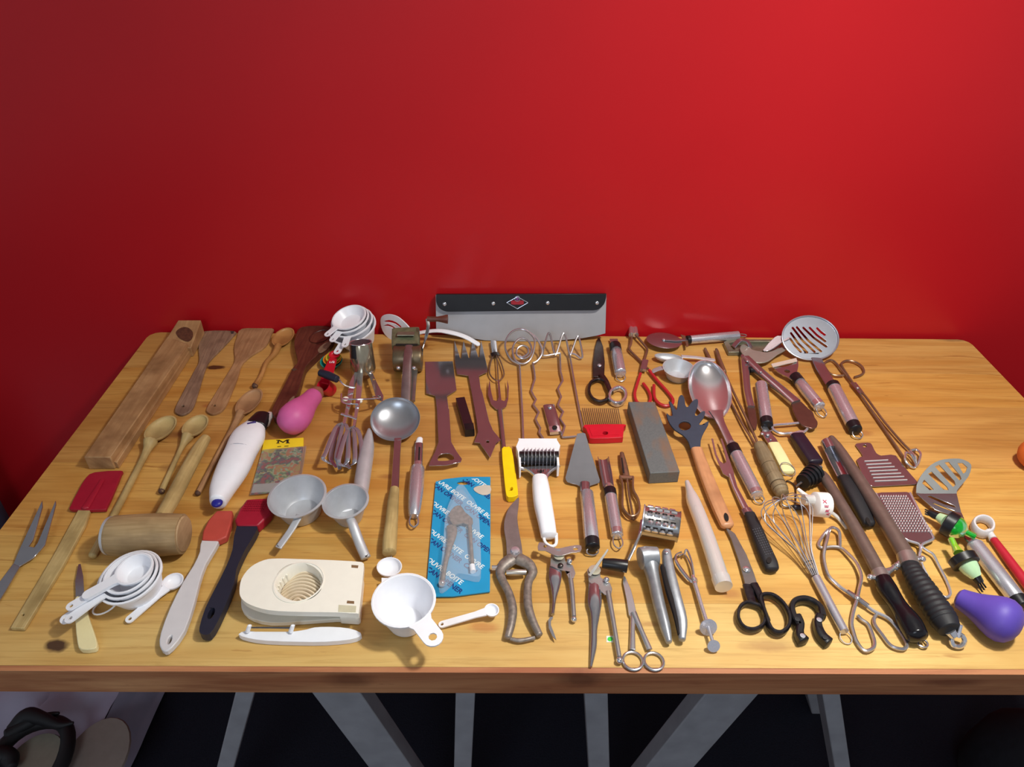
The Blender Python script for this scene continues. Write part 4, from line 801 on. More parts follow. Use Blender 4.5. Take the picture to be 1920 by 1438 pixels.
t.add('arm', wire([(1185, 628, 12), (1183, 645, 10), (1180, 655, 8), (1192, 668, 6), (1204, 680, 6), (1215, 692, 8)], 2.6, k=3)+wire([(1192, 628, 12), (1203, 641, 10), (1213, 654, 8), (1211, 666, 8), (1206, 682, 9), (1201, 698, 9)], 2.6, k=3), COPPER)
t.add('tip', tube([(1183, 604, 14), (1184, 628, 12)], [4, 5.5], n=10), CHROME); t.add('tip', tube([(1190, 605, 14), (1192, 628, 12)], [3.5, 5.5], n=10), CHROME)
t.add('pivot', tube([(1210, 676, 10), (1206, 694, 10)], [6, 6], 3, n=10, e=4), FLAT)
REDC = plain('red_coating', (176, 36, 44), .4)
t.add('red_handle', wire([(1201, 700, 9), (1194, 722, 7), (1190, 738, 6), (1193, 752, 6), (1204, 758, 6), (1216, 756, 6), (1220, 746, 6), (1216, 733, 6), (1206, 719, 6)], 3.1), REDC)
t.add('red_handle', wire([(1217, 694, 8), (1232, 713, 7), (1250, 733, 6), (1261, 748, 6), (1260, 757, 6), (1248, 761, 6), (1235, 756, 6), (1227, 744, 6), (1226, 722, 6)], 3.1), REDC)
# pizza wheel
t = Thing('pizza_wheel', 'pizza wheel with a round steel disc and steel handle along the wall', 'cutter', at=(1245, 640))
t.add('disc', lathe(frame(P(1245.5, 638, 12), (.02, .10, 1)), [(0, -.0006), (.0355, -.0006), (.0370, 0), (.0355, .0006), (0, .0006)], 40), FLAT)
t.add('hub', ball(P(1245, 637, 14), .0045, .6), CHROME)
t.add('fork', tube([(1246, 637, 15), (1266, 638, 15), (1290, 637, 14)], [3, 4, 3.5], 1.5, n=8, e=4), FLAT)
t.add('guard', plate([(1276, 627), (1284, 629), (1290, 636), (1291, 648), (1287, 650), (1285, 640), (1280, 634)], 15, 2), COPPER)
t.add('collar', tube([(1288, 637.5, 13), (1294, 637, 13)], [8.5, 8.5], n=16), BLACK)
t.add('handle', tube([(1294, 637, 13), (1340, 633, 13), (1384, 629, 13)], [8, 8.5, 8.5], n=18, cap=(0, .1)), STEEL); hook(t, 1385, 629, 1399, 628, 5, 1.2, 12)
# steel measuring spoons
t = Thing('measuring_spoon', 'shallow aluminium measuring spoon behind the deeper aluminium cup', 'spoon', at=(1254, 669), group='aluminium measuring pieces')
t.add('bowl', oval((1254, 669), (1281, 672), 12, 14, 12, 1.2), ALU); t.add('handle', tube([(1278, 668, 14), (1305, 670, 12), (1338, 675, 9)], [4.5, 4, 4.5], 1.2, n=8, e=4, cap=(0, .8)), ALU)
t = Thing('measuring_spoon', 'deep aluminium measuring cup next to the large steel spoon', 'cup', at=(1273, 695), group='aluminium measuring pieces')
t.add('bowl', lathe(frame(P(1273, 690, 24), (.03, -.05, 1)), bowlprof(30.5/S(P(1273, 690, 24)), .023, .0012, bot=.68), 36), ALU)
t.add('handle', tube([(1245, 690, 23), (1236, 691, 18), (1226, 695, 12)], [7, 8, 7], 1.2, n=10, e=3, cap=(0, .6)), ALU)
# large steel spoon
t = Thing('serving_spoon', 'large shiny steel serving spoon with a steel and black handle', 'spoon', at=(1335, 740))
MIR = metal('polished_steel', (214, 212, 216), .20, .03, m=.88, bmp=.01)
t.add('bowl', oval((1331, 728), (1344, 772), 40, 26, 21, 1.2, tilt=-15), MIR)
t.add('shank', tube([(1342, 770, 19), (1350, 790, 15), (1362, 815, 14), (1373, 838, 14)], [14, 8.5, 8, 8.5], 2, n=10, e=4, k=3), FLAT)
steelgrip(t, (1373, 838), (1419, 927), 12, 12.5, BLACK, None, (1428, 944), bandlen=.16); t.add('collar', tube([(1371, 833), (1374, 840)], [9.5, 12], n=16), CHROME)
t.add('end_ring', tube([(1416, 921), (1419, 928)], [12.9, 12.6], n=18), CHROME)
# pasta server
t = Thing('pasta_server', 'dark grey nylon pasta server with fingers and a wooden handle', 'server', at=(1300, 800))
GN = plain('grey_nylon', (50, 58, 74), .5, .08)
Ps = cr([(1250, 774), (1256, 779), (1261, 778), (1258, 764), (1254, 752), (1260, 755), (1266, 766), (1269, 767), (1271, 755), (1273, 744), (1278, 740), (1283, 745), (1285, 758), (1288, 763), (1292, 760), (1298, 752), (1305, 748), (1309, 750), (1308, 762), (1303, 776), (1307, 779), (1315, 772), (1322, 771), (1320, 782), (1311, 794), (1316, 796), (1328, 789), (1328, 796), (1320, 810), (1314, 826), (1312, 846), (1298, 848), (1291, 828), (1280, 815), (1266, 806), (1256, 794), (1251, 782)], 2, True)
plp = pp((1296, 842, 14), (1316, 842, 14), (1279, 742, 34))
t.add('head', plate(Ps, pl=plp, th=3.6, holes=[el(1284, 798, 11.5, 8.5, 14)]), GN, bev=1.2)
rim_ = [PP(x, y, *plp)+plp[1]*.0018 for x, y in cr([(1254, 786), (1262, 800), (1276, 812), (1292, 818), (1306, 812), (1318, 798)], 3)]
0 and t.add('rim_ridge', sweep(rim_, [.0022]*len(rim_), None, 8, cap=(1, 1)), GN)
t.add('handle', tube([(1306, 843, 13), (1316, 872, 12), (1335, 920, 11), (1352, 960, 10), (1363, 984, 9)], [10.5, 11.5, 13, 13.5, 13], [7, 7, 7, 7, 6], k=3, n=14, e=3, cap=(0, .6)), W_BEECH)
t.add('hanging_hole', plate(el(1362, 969, 4, 8, 12, -18), 17.4, .6), HOLE)
# sharpening stone
t = Thing('sharpening_stone', 'grey rectangular sharpening stone with an oily stain', 'stone', at=(1228, 830))
z = 24; V0 = [P(1219, 887, z), P(1275, 884, z), P(1228, 753, z), P(1178, 753, z)]
m, nt, b = newmat('whetstone'); v = coords(nt, 'Object', (1, 1, 1)); n1 = noise(nt, v, 400, 3); n2 = noise(nt, coords(nt, 'Object', (3.5, 1.6, 1)), 9, 2)
c_m = mix(nt, n1, lin((78, 82, 84)), lin((108, 112, 112))); nt.links.new(mix(nt, ramp(nt, n2, .48, .72), c_m, lin((122, 94, 74))), b.inputs['Base Color']); b.inputs['Roughness'].default_value = .6; bump(nt, b, n1, .3, .0006)
t.add('stone', hexa(V0, [Vector((p.x, p.y, TT+.0004)) for p in V0]), m, bev=1.2)
# fruit comb
t = Thing('tooth_comb', 'red plastic slicing comb with a row of steel prongs', 'comb', at=(1130, 800))
t.add('handle', plate(cr([(1097, 796), (1169, 795), (1170, 800), (1168, 817), (1163, 820), (1111, 822), (1105, 818), (1099, 804)], 2, True), 13, 12, holes=[el(1135, 812, 5, 3.2, 10)]), RED, bev=2)
t.add('handle_panel', plate([(1104, 801), (1163, 800), (1161, 815), (1110, 817)], 13.6, .7, holes=[el(1135, 812, 5.5, 3.6, 10)]), RED)
for i in range(19):
    f = i/18; t.add('prong', wire([(1099+f*66, 797, 7), (1092+f*66.5, 765.5, 7)], .9, k=1, n=6), COPPER)
# dough cutter (rolling blades)
t = Thing('noodle_cutter', 'white-handled rolling noodle cutter with a row of thin blades over a black roller', 'cutter', at=(1010, 860))
t.add('guard_plate', plate(cr([(973, 824), (978, 822), (1038, 822), (1044, 824), (1047, 846), (972, 850)], 2, True), 24, 20), WHITE, bev=2)
t.add('roller', tube([(974, 860, 18), (1047, 860, 18)], [14, 14], n=20), BLACK)
t.add('side_wall', plate([(971, 847), (976, 847), (977, 874), (974, 876)], 28, 24), WHITE); t.add('side_wall', plate([(1043, 845), (1047, 846), (1049, 872), (1045, 873)], 28, 24), WHITE)
for i in range(9):
    c = P(983+i*6.9, 858, 19); t.add('disc_blade', lathe(frame(c, (1, 0, 0), (0, 0, 1)), [(0, -.0003), (.0165, -.0003), (.0165, .0003), (0, .0003)], 24), STEEL)
t.add('yoke', plate(cr([(975, 876), (1049, 873), (1036, 882), (1025, 896), (1023, 904), (1008, 905), (1005, 896), (992, 884)], 2, True), 15, 2), FLAT)
t.add('yoke_arm', tube([(975, 877, 16), (990, 882, 16), (1002, 892, 16), (1008, 903, 15)], [2, 2.5, 3, 3], 3, n=8, k=3), CHROME); t.add('yoke_arm', tube([(1049, 874, 16), (1036, 881, 16), (1027, 890, 16), (1023, 901, 15)], [2, 2.5, 3, 3], 3, n=8, k=3), CHROME)
t.add('emblem', plate(el(1014, 883, 3, 2.5, 8), 16.2, .4)+plate(el(1009, 883, 1.2, 1.5, 6), 16.2, .4)+plate(el(1019, 882, 1.2, 1.5, 6), 16.2, .4), HOLE)
t.add('handle', tube([(1012, 898, 15), (1014, 915, 16), (1018, 945, 16), (1024, 975, 15), (1029, 1003, 14)], [14, 16, 17, 16, 15], [11, 13, 13, 12, 10], k=3, n=18, e=2.5, cap=(.4, .3)), WHITE)
t.add('hanging_loop', tube([(1019, 1000, 12), (1021, 1014, 9), (1028, 1022, 8), (1037, 1024, 8), (1043, 1018, 8), (1043, 1000, 12)], [3, 3, 3, 3, 3, 3], n=8, k=3), WHITE)
# cake server
t = Thing('cake_server', 'triangular steel cake server with a round steel handle and black cap', 'server', at=(1095, 880), group='steel-handled gadgets')
plc = pp((1075, 900, 8), (1115, 900, 8), (1088, 815, 32))
t.add('blade', plate(cr([(1082, 813), (1093, 811), (1098, 813)], 1)+[(1107, 845), (1117, 875), (1125, 900)]+cr([(1124, 905), (1112, 909), (1104, 913), (1104, 924)], 2)+[(1090, 924)]+cr([(1090, 914), (1080, 908), (1064, 904), (1060, 896)], 2)+[(1072, 850)], pl=plc, th=1.3), FLAT, bev=.3)
t.add('neck', tube([(1097, 905, 10), (1097, 926, 12)], [9, 9], 4, n=10), FLAT)
steelgrip(t, (1100, 925), (1111, 1026), 12.5, 14, None, BLACK, (1111, 1041), z=14)
# apple corer
t = Thing('apple_corer', 'half-round steel apple corer with a black band and steel handle, beside the cake server', 'corer', at=(1140, 900), group='steel-handled gadgets')
A, B = P(1131, 856, 10), P(1141, 912, 10); dr = (B-A).normalized(); sd = Vector((-dr.y, dr.x, 0)).normalized(); ra = 10.5/S(A)
rows = []
V, Fc = [], []
for q_, (p, r_) in enumerate(((A, ra), (A*.5+B*.5, ra*1.05), (B, ra*.95))):
    for k_ in range(9):
        a = math.pi+math.pi*k_/8; V.append(p+sd*(r_*math.cos(a))+Vector((0, 0, r_*math.sin(a)*.9)))
    for k_ in range(9):
        a = 2*math.pi-math.pi*k_/8; V.append(p+sd*(r_*.9*math.cos(a))+Vector((0, 0, r_*.9*math.sin(a)*.9+.0003)))
for q_ in range(2):
    for k_ in range(18): Fc.append((q_*18+k_, q_*18+(k_+1) % 18, (q_+1)*18+(k_+1) % 18, (q_+1)*18+k_))
Fc += [tuple(reversed(range(18))), tuple(range(36, 54))]
t.add('blade', G(V, Fc, [(V[i].dot(dr), V[i].dot(sd)) for f in Fc for i in f]), FLAT)
t.add('collar', tube([(1141, 911), (1143, 920)], [8, 11.5], n=16), CHROME)
steelgrip(t, (1143, 919), (1157, 1003), 11.5, 11.5, BLACK, None, (1160, 1028), bandlen=.14); t.add('end_ring', tube([(1156, 994), (1157, 1003)], [12, 11.8], n=18), CHROME)
# swivel peeler with brown wire frame
t = Thing('loop_peeler', 'old swivel peeler with a brown looped strip handle, left of the drum grater', 'peeler', at=(1180, 930))
t.add('blade', tube([(1166, 850, 9), (1170, 872, 9), (1175, 893, 9)], [4, 6.5, 6], 2.5, n=10, cap=(1, 0), k=2), COPPER); t.add('blade_slot', plate([(1165, 858), (1167, 858), (1171, 886), (1168, 886)], 12, .5), HOLE)
t.add('crossbar', tube([(1161, 895, 9), (1188, 896, 9)], [4, 4], 2.5, n=8, e=4), COPPER)
t.add('strip_handle', tube([(1162, 896, 9), (1167, 910, 9), (1167, 935, 9), (1168, 955, 9), (1180, 969, 9), (1192, 968, 9), (1199, 957, 9), (1196, 938, 9), (1187, 920, 9), (1187, 897, 9)], [2]*10, 5, k=3, n=8, e=4), COPPER)
t.add('centre_pin', wire([(1175, 892, 9), (1180, 930, 9), (1188, 975, 8)], 1.8), COPPER)
# drum grater
t = Thing('drum_grater', 'steel drum grater insert on a crank with a black knob', 'grater', at=(1240, 990))
A, B = P(1205, 976, 29), P(1273, 988, 29); ra = 28/S(A); axd = (B-A).normalized()
t.add('drum', sweep([A, A+axd*.003, A+(B-A)*.5, B-axd*.003, B], [ra*1.06, ra, ra, ra, ra*1.06], None, 36), metal('drum_steel', (190, 190, 190), .2, .2, 60, m=.9))
t.add('end_disc', sweep([A-axd*.001, A+axd*.0008], [ra*1.1]*2, None, 30), STEEL)
side_ = axd.cross(Vector((0, 0, 1))).normalized()
for i in range(4):
    for j in range(5):
        a = math.radians(15+j*30); p = A+(B-A)*(.16+.2*i+.05*(j % 2)); rr = side_*math.cos(a)+Vector((0, 0, math.sin(a))); tt_ = -side_*math.sin(a)+Vector((0, 0, math.cos(a)))
        q = p+rr*ra*1.005; t.add('tooth', sweep([q-tt_*.003, q+rr*.0018, q+tt_*.003], [.0045, .0042, .001], [.0006]*3, 6, 3, up=rr), CHROME)
        t.add('tooth_hole', sweep([q+tt_*.0032+rr*.0002, q+tt_*.0052+rr*.0001], [.0038, .0034], [.0003]*2, 6, 3, up=rr), HOLE)
t.add('crank_arm', tube([(1204, 975, 30), (1200, 1000, 30), (1190, 1025, 26), (1178, 1050, 18)], [3, 2.8, 2.8, 3], 1.6, n=8, k=3), FLAT)
t.add('crank_knob', tube([(1130, 1056, 17), (1150, 1058, 17), (1176, 1062, 17)], [9, 11, 12], n=18, cap=(.15, .1)), BLACK)
# garlic press
t = Thing('garlic_press', 'cast aluminium garlic press with two long handles', 'press', at=(1235, 1110))
t.add('chamber', tube([(1201, 1047, 26), (1212, 1045, 26), (1232, 1044, 26)], [19, 19, 17], [17, 17, 15], n=22, cap=(.15, .2)), ALU2)
t.add('handle', tube([(1218, 1052, 22), (1224, 1080, 18), (1235, 1130, 15), (1247, 1175, 12), (1254, 1203, 9)], [17, 12, 11, 10, 6], [14, 12, 11, 9, 6], k=3, n=14, cap=(0, .6)), ALU2)
hd = t.add('lever', tube([(1249, 1038, 26), (1254, 1070, 24), (1266, 1120, 20), (1278, 1165, 15), (1279, 1198, 11)], [8, 9.5, 10.5, 10, 6.5], [11, 11, 10, 9, 6], k=3, n=14, e=3, cap=(.4, .6)), ALU2)
t.add('lever_channel', tube([(1241, 1062, 30), (1252, 1105, 27), (1266, 1150, 20), (1274, 1190, 14)], [3, 4.5, 5, 3.5], [5, 5, 4, 3], k=3, n=8, e=3), HOLE, hd)
t.add('hinge_pin', ball(P(1250, 1036, 37), .003, .6), CHROME)
# pickle grabber
t = Thing('claw_grabber', 'thin steel push-rod grabber with wire claws and a finger plate', 'grabber', at=(1310, 1120))
t.add('claw', tube([(1303, 1092, 7), (1292, 1086, 8), (1279, 1070, 9), (1268, 1052, 10), (1268, 1040, 10), (1278, 1035, 10)], [3, 4, 4, 3, 2, 1.6], 1.2, k=3, n=8), FLAT)
t.add('claw', wire([(1302, 1092, 7), (1300, 1070, 10), (1296, 1050, 12), (1290, 1034, 12), (1286, 1031, 12), (1283, 1040, 11)], 1.5), WIRE); t.add('claw', wire([(1301, 1090, 6), (1296, 1062, 6), (1284, 1040, 6), (1272, 1042, 6)], 1.3), WIRE)
t.add('collar', tube([(1299, 1080, 8), (1303, 1096, 8)], [4, 5], n=12), CHROME); t.add('collar', tube([(1301, 1086, 8), (1303, 1091, 8)], [6, 6], n=12), CHROME)
t.add('rod', tube([(1303, 1095, 8), (1314, 1132, 9), (1326, 1170, 11)], [4.2, 4, 4], n=12), STEEL)
t.add('finger_plate', lathe(frame(P(1328, 1176, 12), (P(1336, 1208, 10)-P(1314, 1132, 10)).normalized()+Vector((0, 0, .5)), (1, 0, 0)), [(0, -.0007), (.0115, -.0007), (.0115, .0007), (0, .0007)], 22), STEEL)
t.add('plunger', tube([(1327, 1172, 12), (1337, 1206, 11)], [3.4, 3.4], n=10), STEEL)
t.add('thumb_disc', lathe(frame(P(1338, 1211, 10), (P(1336, 1208, 10)-P(1314, 1132, 10)).normalized()+Vector((0, 0, .6)), (1, 0, 0)), [(0, -.0008), (.0078, -.0008), (.0082, .0008), (0, .0012)], 20), STEEL)
# baster tube
t = Thing('baster_tube', 'frosted plastic baster tube with a narrow tip', 'tube', at=(1325, 1000))
t.add('tube_body', tube([(1288, 903, 15), (1294, 922, 15), (1300, 940, 16), (1318, 985, 17), (1336, 1037, 18), (1353, 1090, 18)], [4, 8, 12.5, 13.5, 14.5, 15.5], k=2, n=20, cap=(.4, 0)), FROST)
t.add('flange', tube([(1351, 1083, 18), (1357, 1100, 18)], [17, 16.5], n=22), FROST)
# kitchen shears, black
t = Thing('kitchen_scissors', 'long dark steel scissors with black ring handles, at the front right', 'scissors', at=(1400, 1080), group='scissors and shears')
t.add('blade', plate([(1361, 990), (1367, 992), (1378, 1000), (1400, 1040), (1414, 1075), (1421, 1097), (1424, 1110), (1408, 1120), (1399, 1112), (1396, 1090), (1385, 1050), (1371, 1010)], 7, 3), metal('shear_blade', (130, 126, 124), .34, .2, m=.6), bev=.5)
t.add('screw', ball(P(1400, 1067, 8), .006, .5), CHROME)
BK = plain('worn_black_enamel', (26, 24, 28), .3, .5, 200)
t.add('arm', tube([(1402, 1098, 7), (1405, 1115, 7), (1410, 1132, 8)], [10, 9, 8], 4, n=10, e=3), BK); t.add('arm', tube([(1413, 1096, 8), (1422, 1113, 9), (1430, 1140, 9), (1440, 1165, 9)], [8, 7, 5, 4.5], 4.5, n=10, e=3, k=3), BK)
rg(t, [(1409, 1132, 8), (1426, 1139, 8), (1434, 1155, 8), (1430, 1172, 8), (1414, 1181, 8), (1395, 1177, 8), (1384, 1160, 8), (1386, 1142, 8), (1396, 1132, 8)], 3.6, 5, BK)
rg(t, [(1430, 1117, 9), (1449, 1118, 9), (1468, 1133, 9), (1479, 1155, 9), (1478, 1174, 9), (1465, 1187, 9), (1449, 1184, 9), (1440, 1170, 9), (1432, 1145, 9), (1425, 1126, 9)], 4, 6, BK)
# small carving fork
t = Thing('carving_fork', 'small two-pronged fork with a black dimpled handle beside the wooden server handle', 'fork', at=(1375, 920))
t.add('prongs', plate([(1334, 822), (1337, 822), (1344, 852), (1350, 864), (1357, 869), (1362, 866), (1359, 850), (1351, 822), (1354, 822), (1366, 856), (1376, 885), (1377, 892), (1366, 894), (1356, 888), (1346, 866), (1340, 850)], pl=pp((1335, 825, 16), (1353, 825, 16), (1365, 892, 8)), th=1.6), FLAT, bev=.3)
t.add('shank', tube([(1370, 890, 7), (1378, 915, 7), (1402, 962, 9)], [6, 5, 7], 2.5, n=10, e=4), FLAT); t.add('collar', tube([(1399, 955, 9), (1405, 965, 9)], [10, 10.5], 5, n=12), FLAT)
t.add('handle', tube([(1405, 964, 9), (1418, 995, 10), (1432, 1030, 10), (1443, 1055, 10), (1447, 1066, 9)], [10, 12, 13.5, 14, 13], [6, 8, 8, 8, 7], k=3, n=16, e=3, cap=(0, .5)), SOFT)
t.add('hanging_hole', plate(el(1442, 1050, 5, 6, 10), 18.3, .5), HOLE)
g = G()
for i in range(12):
    for j in range(4):
        x, y = 1414+i*2.2+j*4-2, 993+i*4.2-j*1.0; g = g+plate(el(x, y, .8, .8, 6), 18.5, .6)
t.add('grip_dots', g, plain('grip_dot_grey', (90, 92, 100), .4), stuff=True)
# balloon whisk
t = Thing('balloon_whisk', 'large steel balloon whisk with thin wires and a tube handle', 'whisk', at=(1500, 1050))
apex = P(1532, 1086, 9); ctr = P(1457, 960, 30); D_ = (P(1463, 948, 30)-apex); up2 = Vector((0, 0, 1)); D_.z = .020; Dn = D_.normalized(); sA = Dn.cross(up2).normalized(); sB = sA.cross(Dn)
L_ = D_.length
for i in range(6):
    a = math.pi*i/6+.26; s3 = sA*math.cos(a)+sB*math.sin(a)*.80; wr = .038
    prof = [(0, .004), (.12, .006), (.35, .30*wr), (.62, .72*wr), (.82, wr), (.95, .80*wr), (1.0, .0)]
    pr = [(u, v) for u, v in prof]+[(u, -v) for u, v in reversed(prof[:-1])]
    rows = cr([tuple(apex+Dn*(u*L_*1.02)+s3*v+Vector((0, 0, .012*u))) for u, v in pr], 5)
    rows = [(r[0], r[1], max(r[2], TT+.0013)) for r in rows]
    t.add('wire', sweep([Vector(r) for r in rows], [.0008]*len(rows), None, 6), WIRE)
t.add('binding', sweep([apex+Dn*.026+sA*(.0075*math.cos(a))+sB*(.0065*math.sin(a)) for a in [i*.524 for i in range(12)]], [.0008]*12, None, 6, 2, True), DSTEEL)
t.add('ferrule', tube([(1522, 1068, 10), (1530, 1084, 9)], [5, 7.5], n=14), DSTEEL)
t.add('handle', tube([(1530, 1083, 9), (1556, 1133, 9), (1583, 1184, 9)], [8.5, 8.5, 8.5], n=16), STEEL)
t.add('hanging_ring', sweep([P(1586, 1195, 4)+Vector((.0075*math.cos(a), .0085*math.sin(a), .002*math.sin(a))) for a in [i*.393 for i in range(16)]], [.0008]*16, None, 6, 2, True), WIRE)
# jar gripper
t = Thing('jar_gripper', 'black plastic arched jar opener with steel rivets, at the front edge', 'opener', at=(1515, 1150))
t.add('arch', tube([(1497, 1175, 8), (1486, 1155, 8), (1484, 1138, 8), (1492, 1128, 8), (1508, 1125, 8), (1524, 1130, 8), (1537, 1142, 8), (1541, 1158, 8)], [6, 6, 5.5, 5.5, 5.5, 5.5, 6, 7], 7.5, k=4, n=10, e=4), BLACK)
t.add('arm', tube([(1494, 1157, 8), (1500, 1172, 8), (1498, 1190, 8), (1506, 1203, 8)], [7, 7, 8, 11], 7.5, k=3, n=10, e=4, cap=(.4, .3)), BLACK)
t.add('arm', tube([(1536, 1157, 8), (1532, 1172, 8), (1539, 1192, 8), (1553, 1206, 8)], [8, 7.5, 9, 10], 7.5, k=3, n=10, e=4, cap=(.4, .3)), BLACK)
for x, y, mm in ((1495, 1161, SOFT), (1505, 1192, STEEL), (1536, 1162, STEEL), (1547, 1195, SOFT)):
    t.add('rivet', lathe(frame(P(x, y, 15.8)), [(0, 0), (.0035, 0), (.0035, .0006), (0, .001)], 12), mm)
# wire egg tongs
t = Thing('wire_tongs', 'scissor-action bent wire tongs at the front beside the whisk handle', 'tongs', at=(1600, 1110), group='long wire tongs')
t.add('arm', wire([(1575, 1027, 6), (1575, 1012, 8), (1573, 996, 10), (1562, 989, 10), (1555, 993, 11), (1551, 1010, 11), (1546, 1030, 10), (1545, 1048, 8), (1552, 1076, 7), (1566, 1092, 7), (1583, 1106, 7), (1608, 1121, 8), (1636, 1144, 7), (1664, 1158, 6), (1682, 1177, 5), (1697, 1200, 5), (1700, 1212, 5), (1690, 1217, 5), (1670, 1210, 5), (1654, 1190, 5), (1641, 1172, 5), (1639, 1160, 5), (1645, 1150, 5)], 2.4, k=4), WIRE)
t.add('arm', wire([(1553, 993, 12), (1544, 1003, 8), (1535, 1019, 4), (1540, 1027, 4), (1560, 1025, 5), (1576, 1027, 6), (1590, 1038, 8), (1606, 1056, 10), (1615, 1080, 11), (1611, 1105, 11), (1607, 1123, 11), (1600, 1148, 8), (1597, 1168, 6), (1600, 1184, 5), (1607, 1204, 5), (1621, 1220, 5), (1636, 1216, 5), (1640, 1206, 5), (1636, 1190, 5), (1628, 1171, 5), (1616, 1162, 5), (1608, 1154, 5)], 2.4, k=4), WIRE)
t.add('pivot_plate', tube([(1588, 1108, 8.5), (1608, 1122, 9), (1628, 1136, 8)], [4.5, 6, 4.5], 1.6, n=8, e=4), FLAT); t.add('pivot_pin', ball(P(1608, 1120, 14), .004, .6), CHROME)
# sharpening steels
def steel_rod(label, rod, rw, guard, hpts, hw, ribs, z, hm):
    t = Thing('sharpening_steel', label, 'sharpener', at=rod[1], group='sharpening steels')
    t.add('rod', tube([(*p, z) for p in rod], rw, n=16, cap=(.9, 0), k=3), ROD)
    t.add('guard', tube([(*p[:2], p[2] if len(p) > 2 else z) for p in guard], [4, 5, 7, 7, 5, 4], [3]*6, n=10, k=3, cap=(.6, .6)), CHROME)
    t.add('guard_ball', ball(P(*guard[0][:2], z), .0045), CHROME); t.add('guard_ball', ball(P(*guard[-1][:2], z), .0050), CHROME)
    a = np.array(hpts[0]); b2 = np.array(rod[-1])
    t.add('ferrule', tube([(*b2, z), (*a, z)], [rw[-1]*1.1, rw[-1]*1.15], n=16), metal('ferrule_steel', (170, 160, 156), .35, .2, m=.7))
    if ribs:
        rows = cr([(*p, w_) for p, w_ in zip(hpts, hw)], 15); pts = [(r[0], r[1], z) for r in rows]; ws = [r[2]*(1+(.045*math.sin(i*2*math.pi/4+.8) if 3 < i < len(rows)-12 else 0)) for i, r in enumerate(rows)]
        t.add('handle', tube(pts, ws, n=22, cap=(.2, .2)), hm)
    else: t.add('handle', tube([(*p, z) for p in hpts], hw, k=4, n=22, cap=(.3, .5)), hm)
    return t
t = steel_rod('thinner sharpening steel with a smooth bulging black handle', [(1543, 888), (1552, 905), (1600, 985), (1648, 1072)], [6, 10, 11.5, 13], [(1632, 1082, 18), (1640, 1082, 18), (1652, 1077, 20), (1662, 1072, 20), (1670, 1068, 18), (1678, 1064, 18)], [(1655, 1086), (1664, 1105), (1684, 1135), (1706, 1168), (1719, 1192)], [15, 17.5, 15.5, 21, 20], False, 17, plain('gloss_black', (18, 17, 22), .22, .1))
t.add('hanging_ring', ringz(1729, 1205, 9.5, 1.4, 5), WIRE)
t = steel_rod('thicker sharpening steel with a ribbed black handle and an end ring', [(1559, 822), (1579, 850), (1643, 950), (1699, 1042)], [6, 9, 12.5, 15.5], [(1682, 1060, 18), (1688, 1054, 20), (1698, 1050, 22), (1710, 1047, 22), (1720, 1047, 20), (1729, 1048, 18)], [(1706, 1062), (1722, 1090), (1745, 1125), (1768, 1160), (1780, 1180)], [16, 20, 23, 24, 20], True, 21, SOFT)
t.add('end_ferrule', tube([(1782, 1184, 20), (1789, 1194, 16)], [10, 7], n=16), CHROME)
t.add('end_ring', sweep([P(1796, 1201, 11)+Vector((.0085*math.cos(a), .005*math.sin(a), .0065*math.sin(a))) for a in [i*.393 for i in range(16)]], [.0032]*16, None, 8, 2, True), CHROME)
t.add('pin', tube([(1797, 1195, 16), (1802, 1172, 30)], [3, 3.2], n=8), STEEL)
# ---------------------------------------------------------------- steel hinged press at the back
t = Thing('lever_press', 'steel lever press with a rectangular tray and folding arms, at the back beside the skimmer', 'press', at=(1420, 650))
tr = [(1357, 641), (1365, 636), (1452, 636), (1470, 650), (1462, 657), (1380, 660), (1366, 660)]
t.add('tray', plate(tr, 10, 9, holes=[[(1367, 643), (1380, 640), (1448, 640), (1458, 650), (1384, 655), (1375, 655)]]), TIN, bev=1)
t.add('tray_floor', plate([(1364, 641), (1450, 639), (1462, 652), (1380, 656)], 3, 1.5), TIN)
t.add('arch', tube([(1375, 650, 14), (1384, 640, 24), (1393, 637, 27), (1402, 641, 24), (1408, 652, 14)], [5]*5, 1.6, k=3, n=8, e=4), FLAT)
t.add('yoke', plate(cr([(1388, 650), (1394, 645), (1404, 647), (1410, 655), (1428, 659), (1440, 660), (1455, 655), (1470, 650), (1473, 656), (1458, 664), (1442, 676), (1425, 680), (1406, 676), (1396, 667), (1389, 658)], 2, True), 17, 3), metal('frosty_steel', (176, 176, 166), .45, .1, m=.6), bev=.8)
t.add('lever', plate(cr([(1430, 656), (1452, 632), (1462, 629), (1478, 630), (1480, 636), (1466, 642), (1452, 652), (1440, 658)], 2, True), pl=pp((1430, 658, 16), (1450, 656, 20), (1470, 630, 34)), th=3), FLAT, bev=.8)
# ---------------------------------------------------------------- toasting fork with weathered handle
t = Thing('toasting_fork', 'long two-pronged wire fork with a ribbed weathered wooden handle', 'fork', at=(1440, 870))
t.add('prong', wire([(1345, 657, 6), (1352, 678, 8), (1362, 706, 10), (1380, 745, 10), (1403, 792, 11), (1420, 830, 12)], 2.3, k=3, cap=(1, 0)), COPPER)
t.add('prong', wire([(1323, 655, 5), (1331, 672, 3), (1352, 716, 2.6), (1372, 758, 5), (1395, 800, 8), (1416, 832, 11)], 2.0, k=3, cap=(1, 0)), COPPER)
t.add('prong_tip', tube([(1343, 655, 7), (1349, 674, 8), (1358, 698, 9)], [2.5, 3.6, 4.6], n=10, cap=(1, .3)), COPPER); t.add('prong_tip', tube([(1322, 654, 5), (1331, 674, 6)], [2.5, 3.6], n=10, cap=(1, .3)), COPPER)
hp = [(1424, 835), (1430, 848), (1438, 866), (1447, 885), (1456, 903), (1462, 915), (1467, 926)]
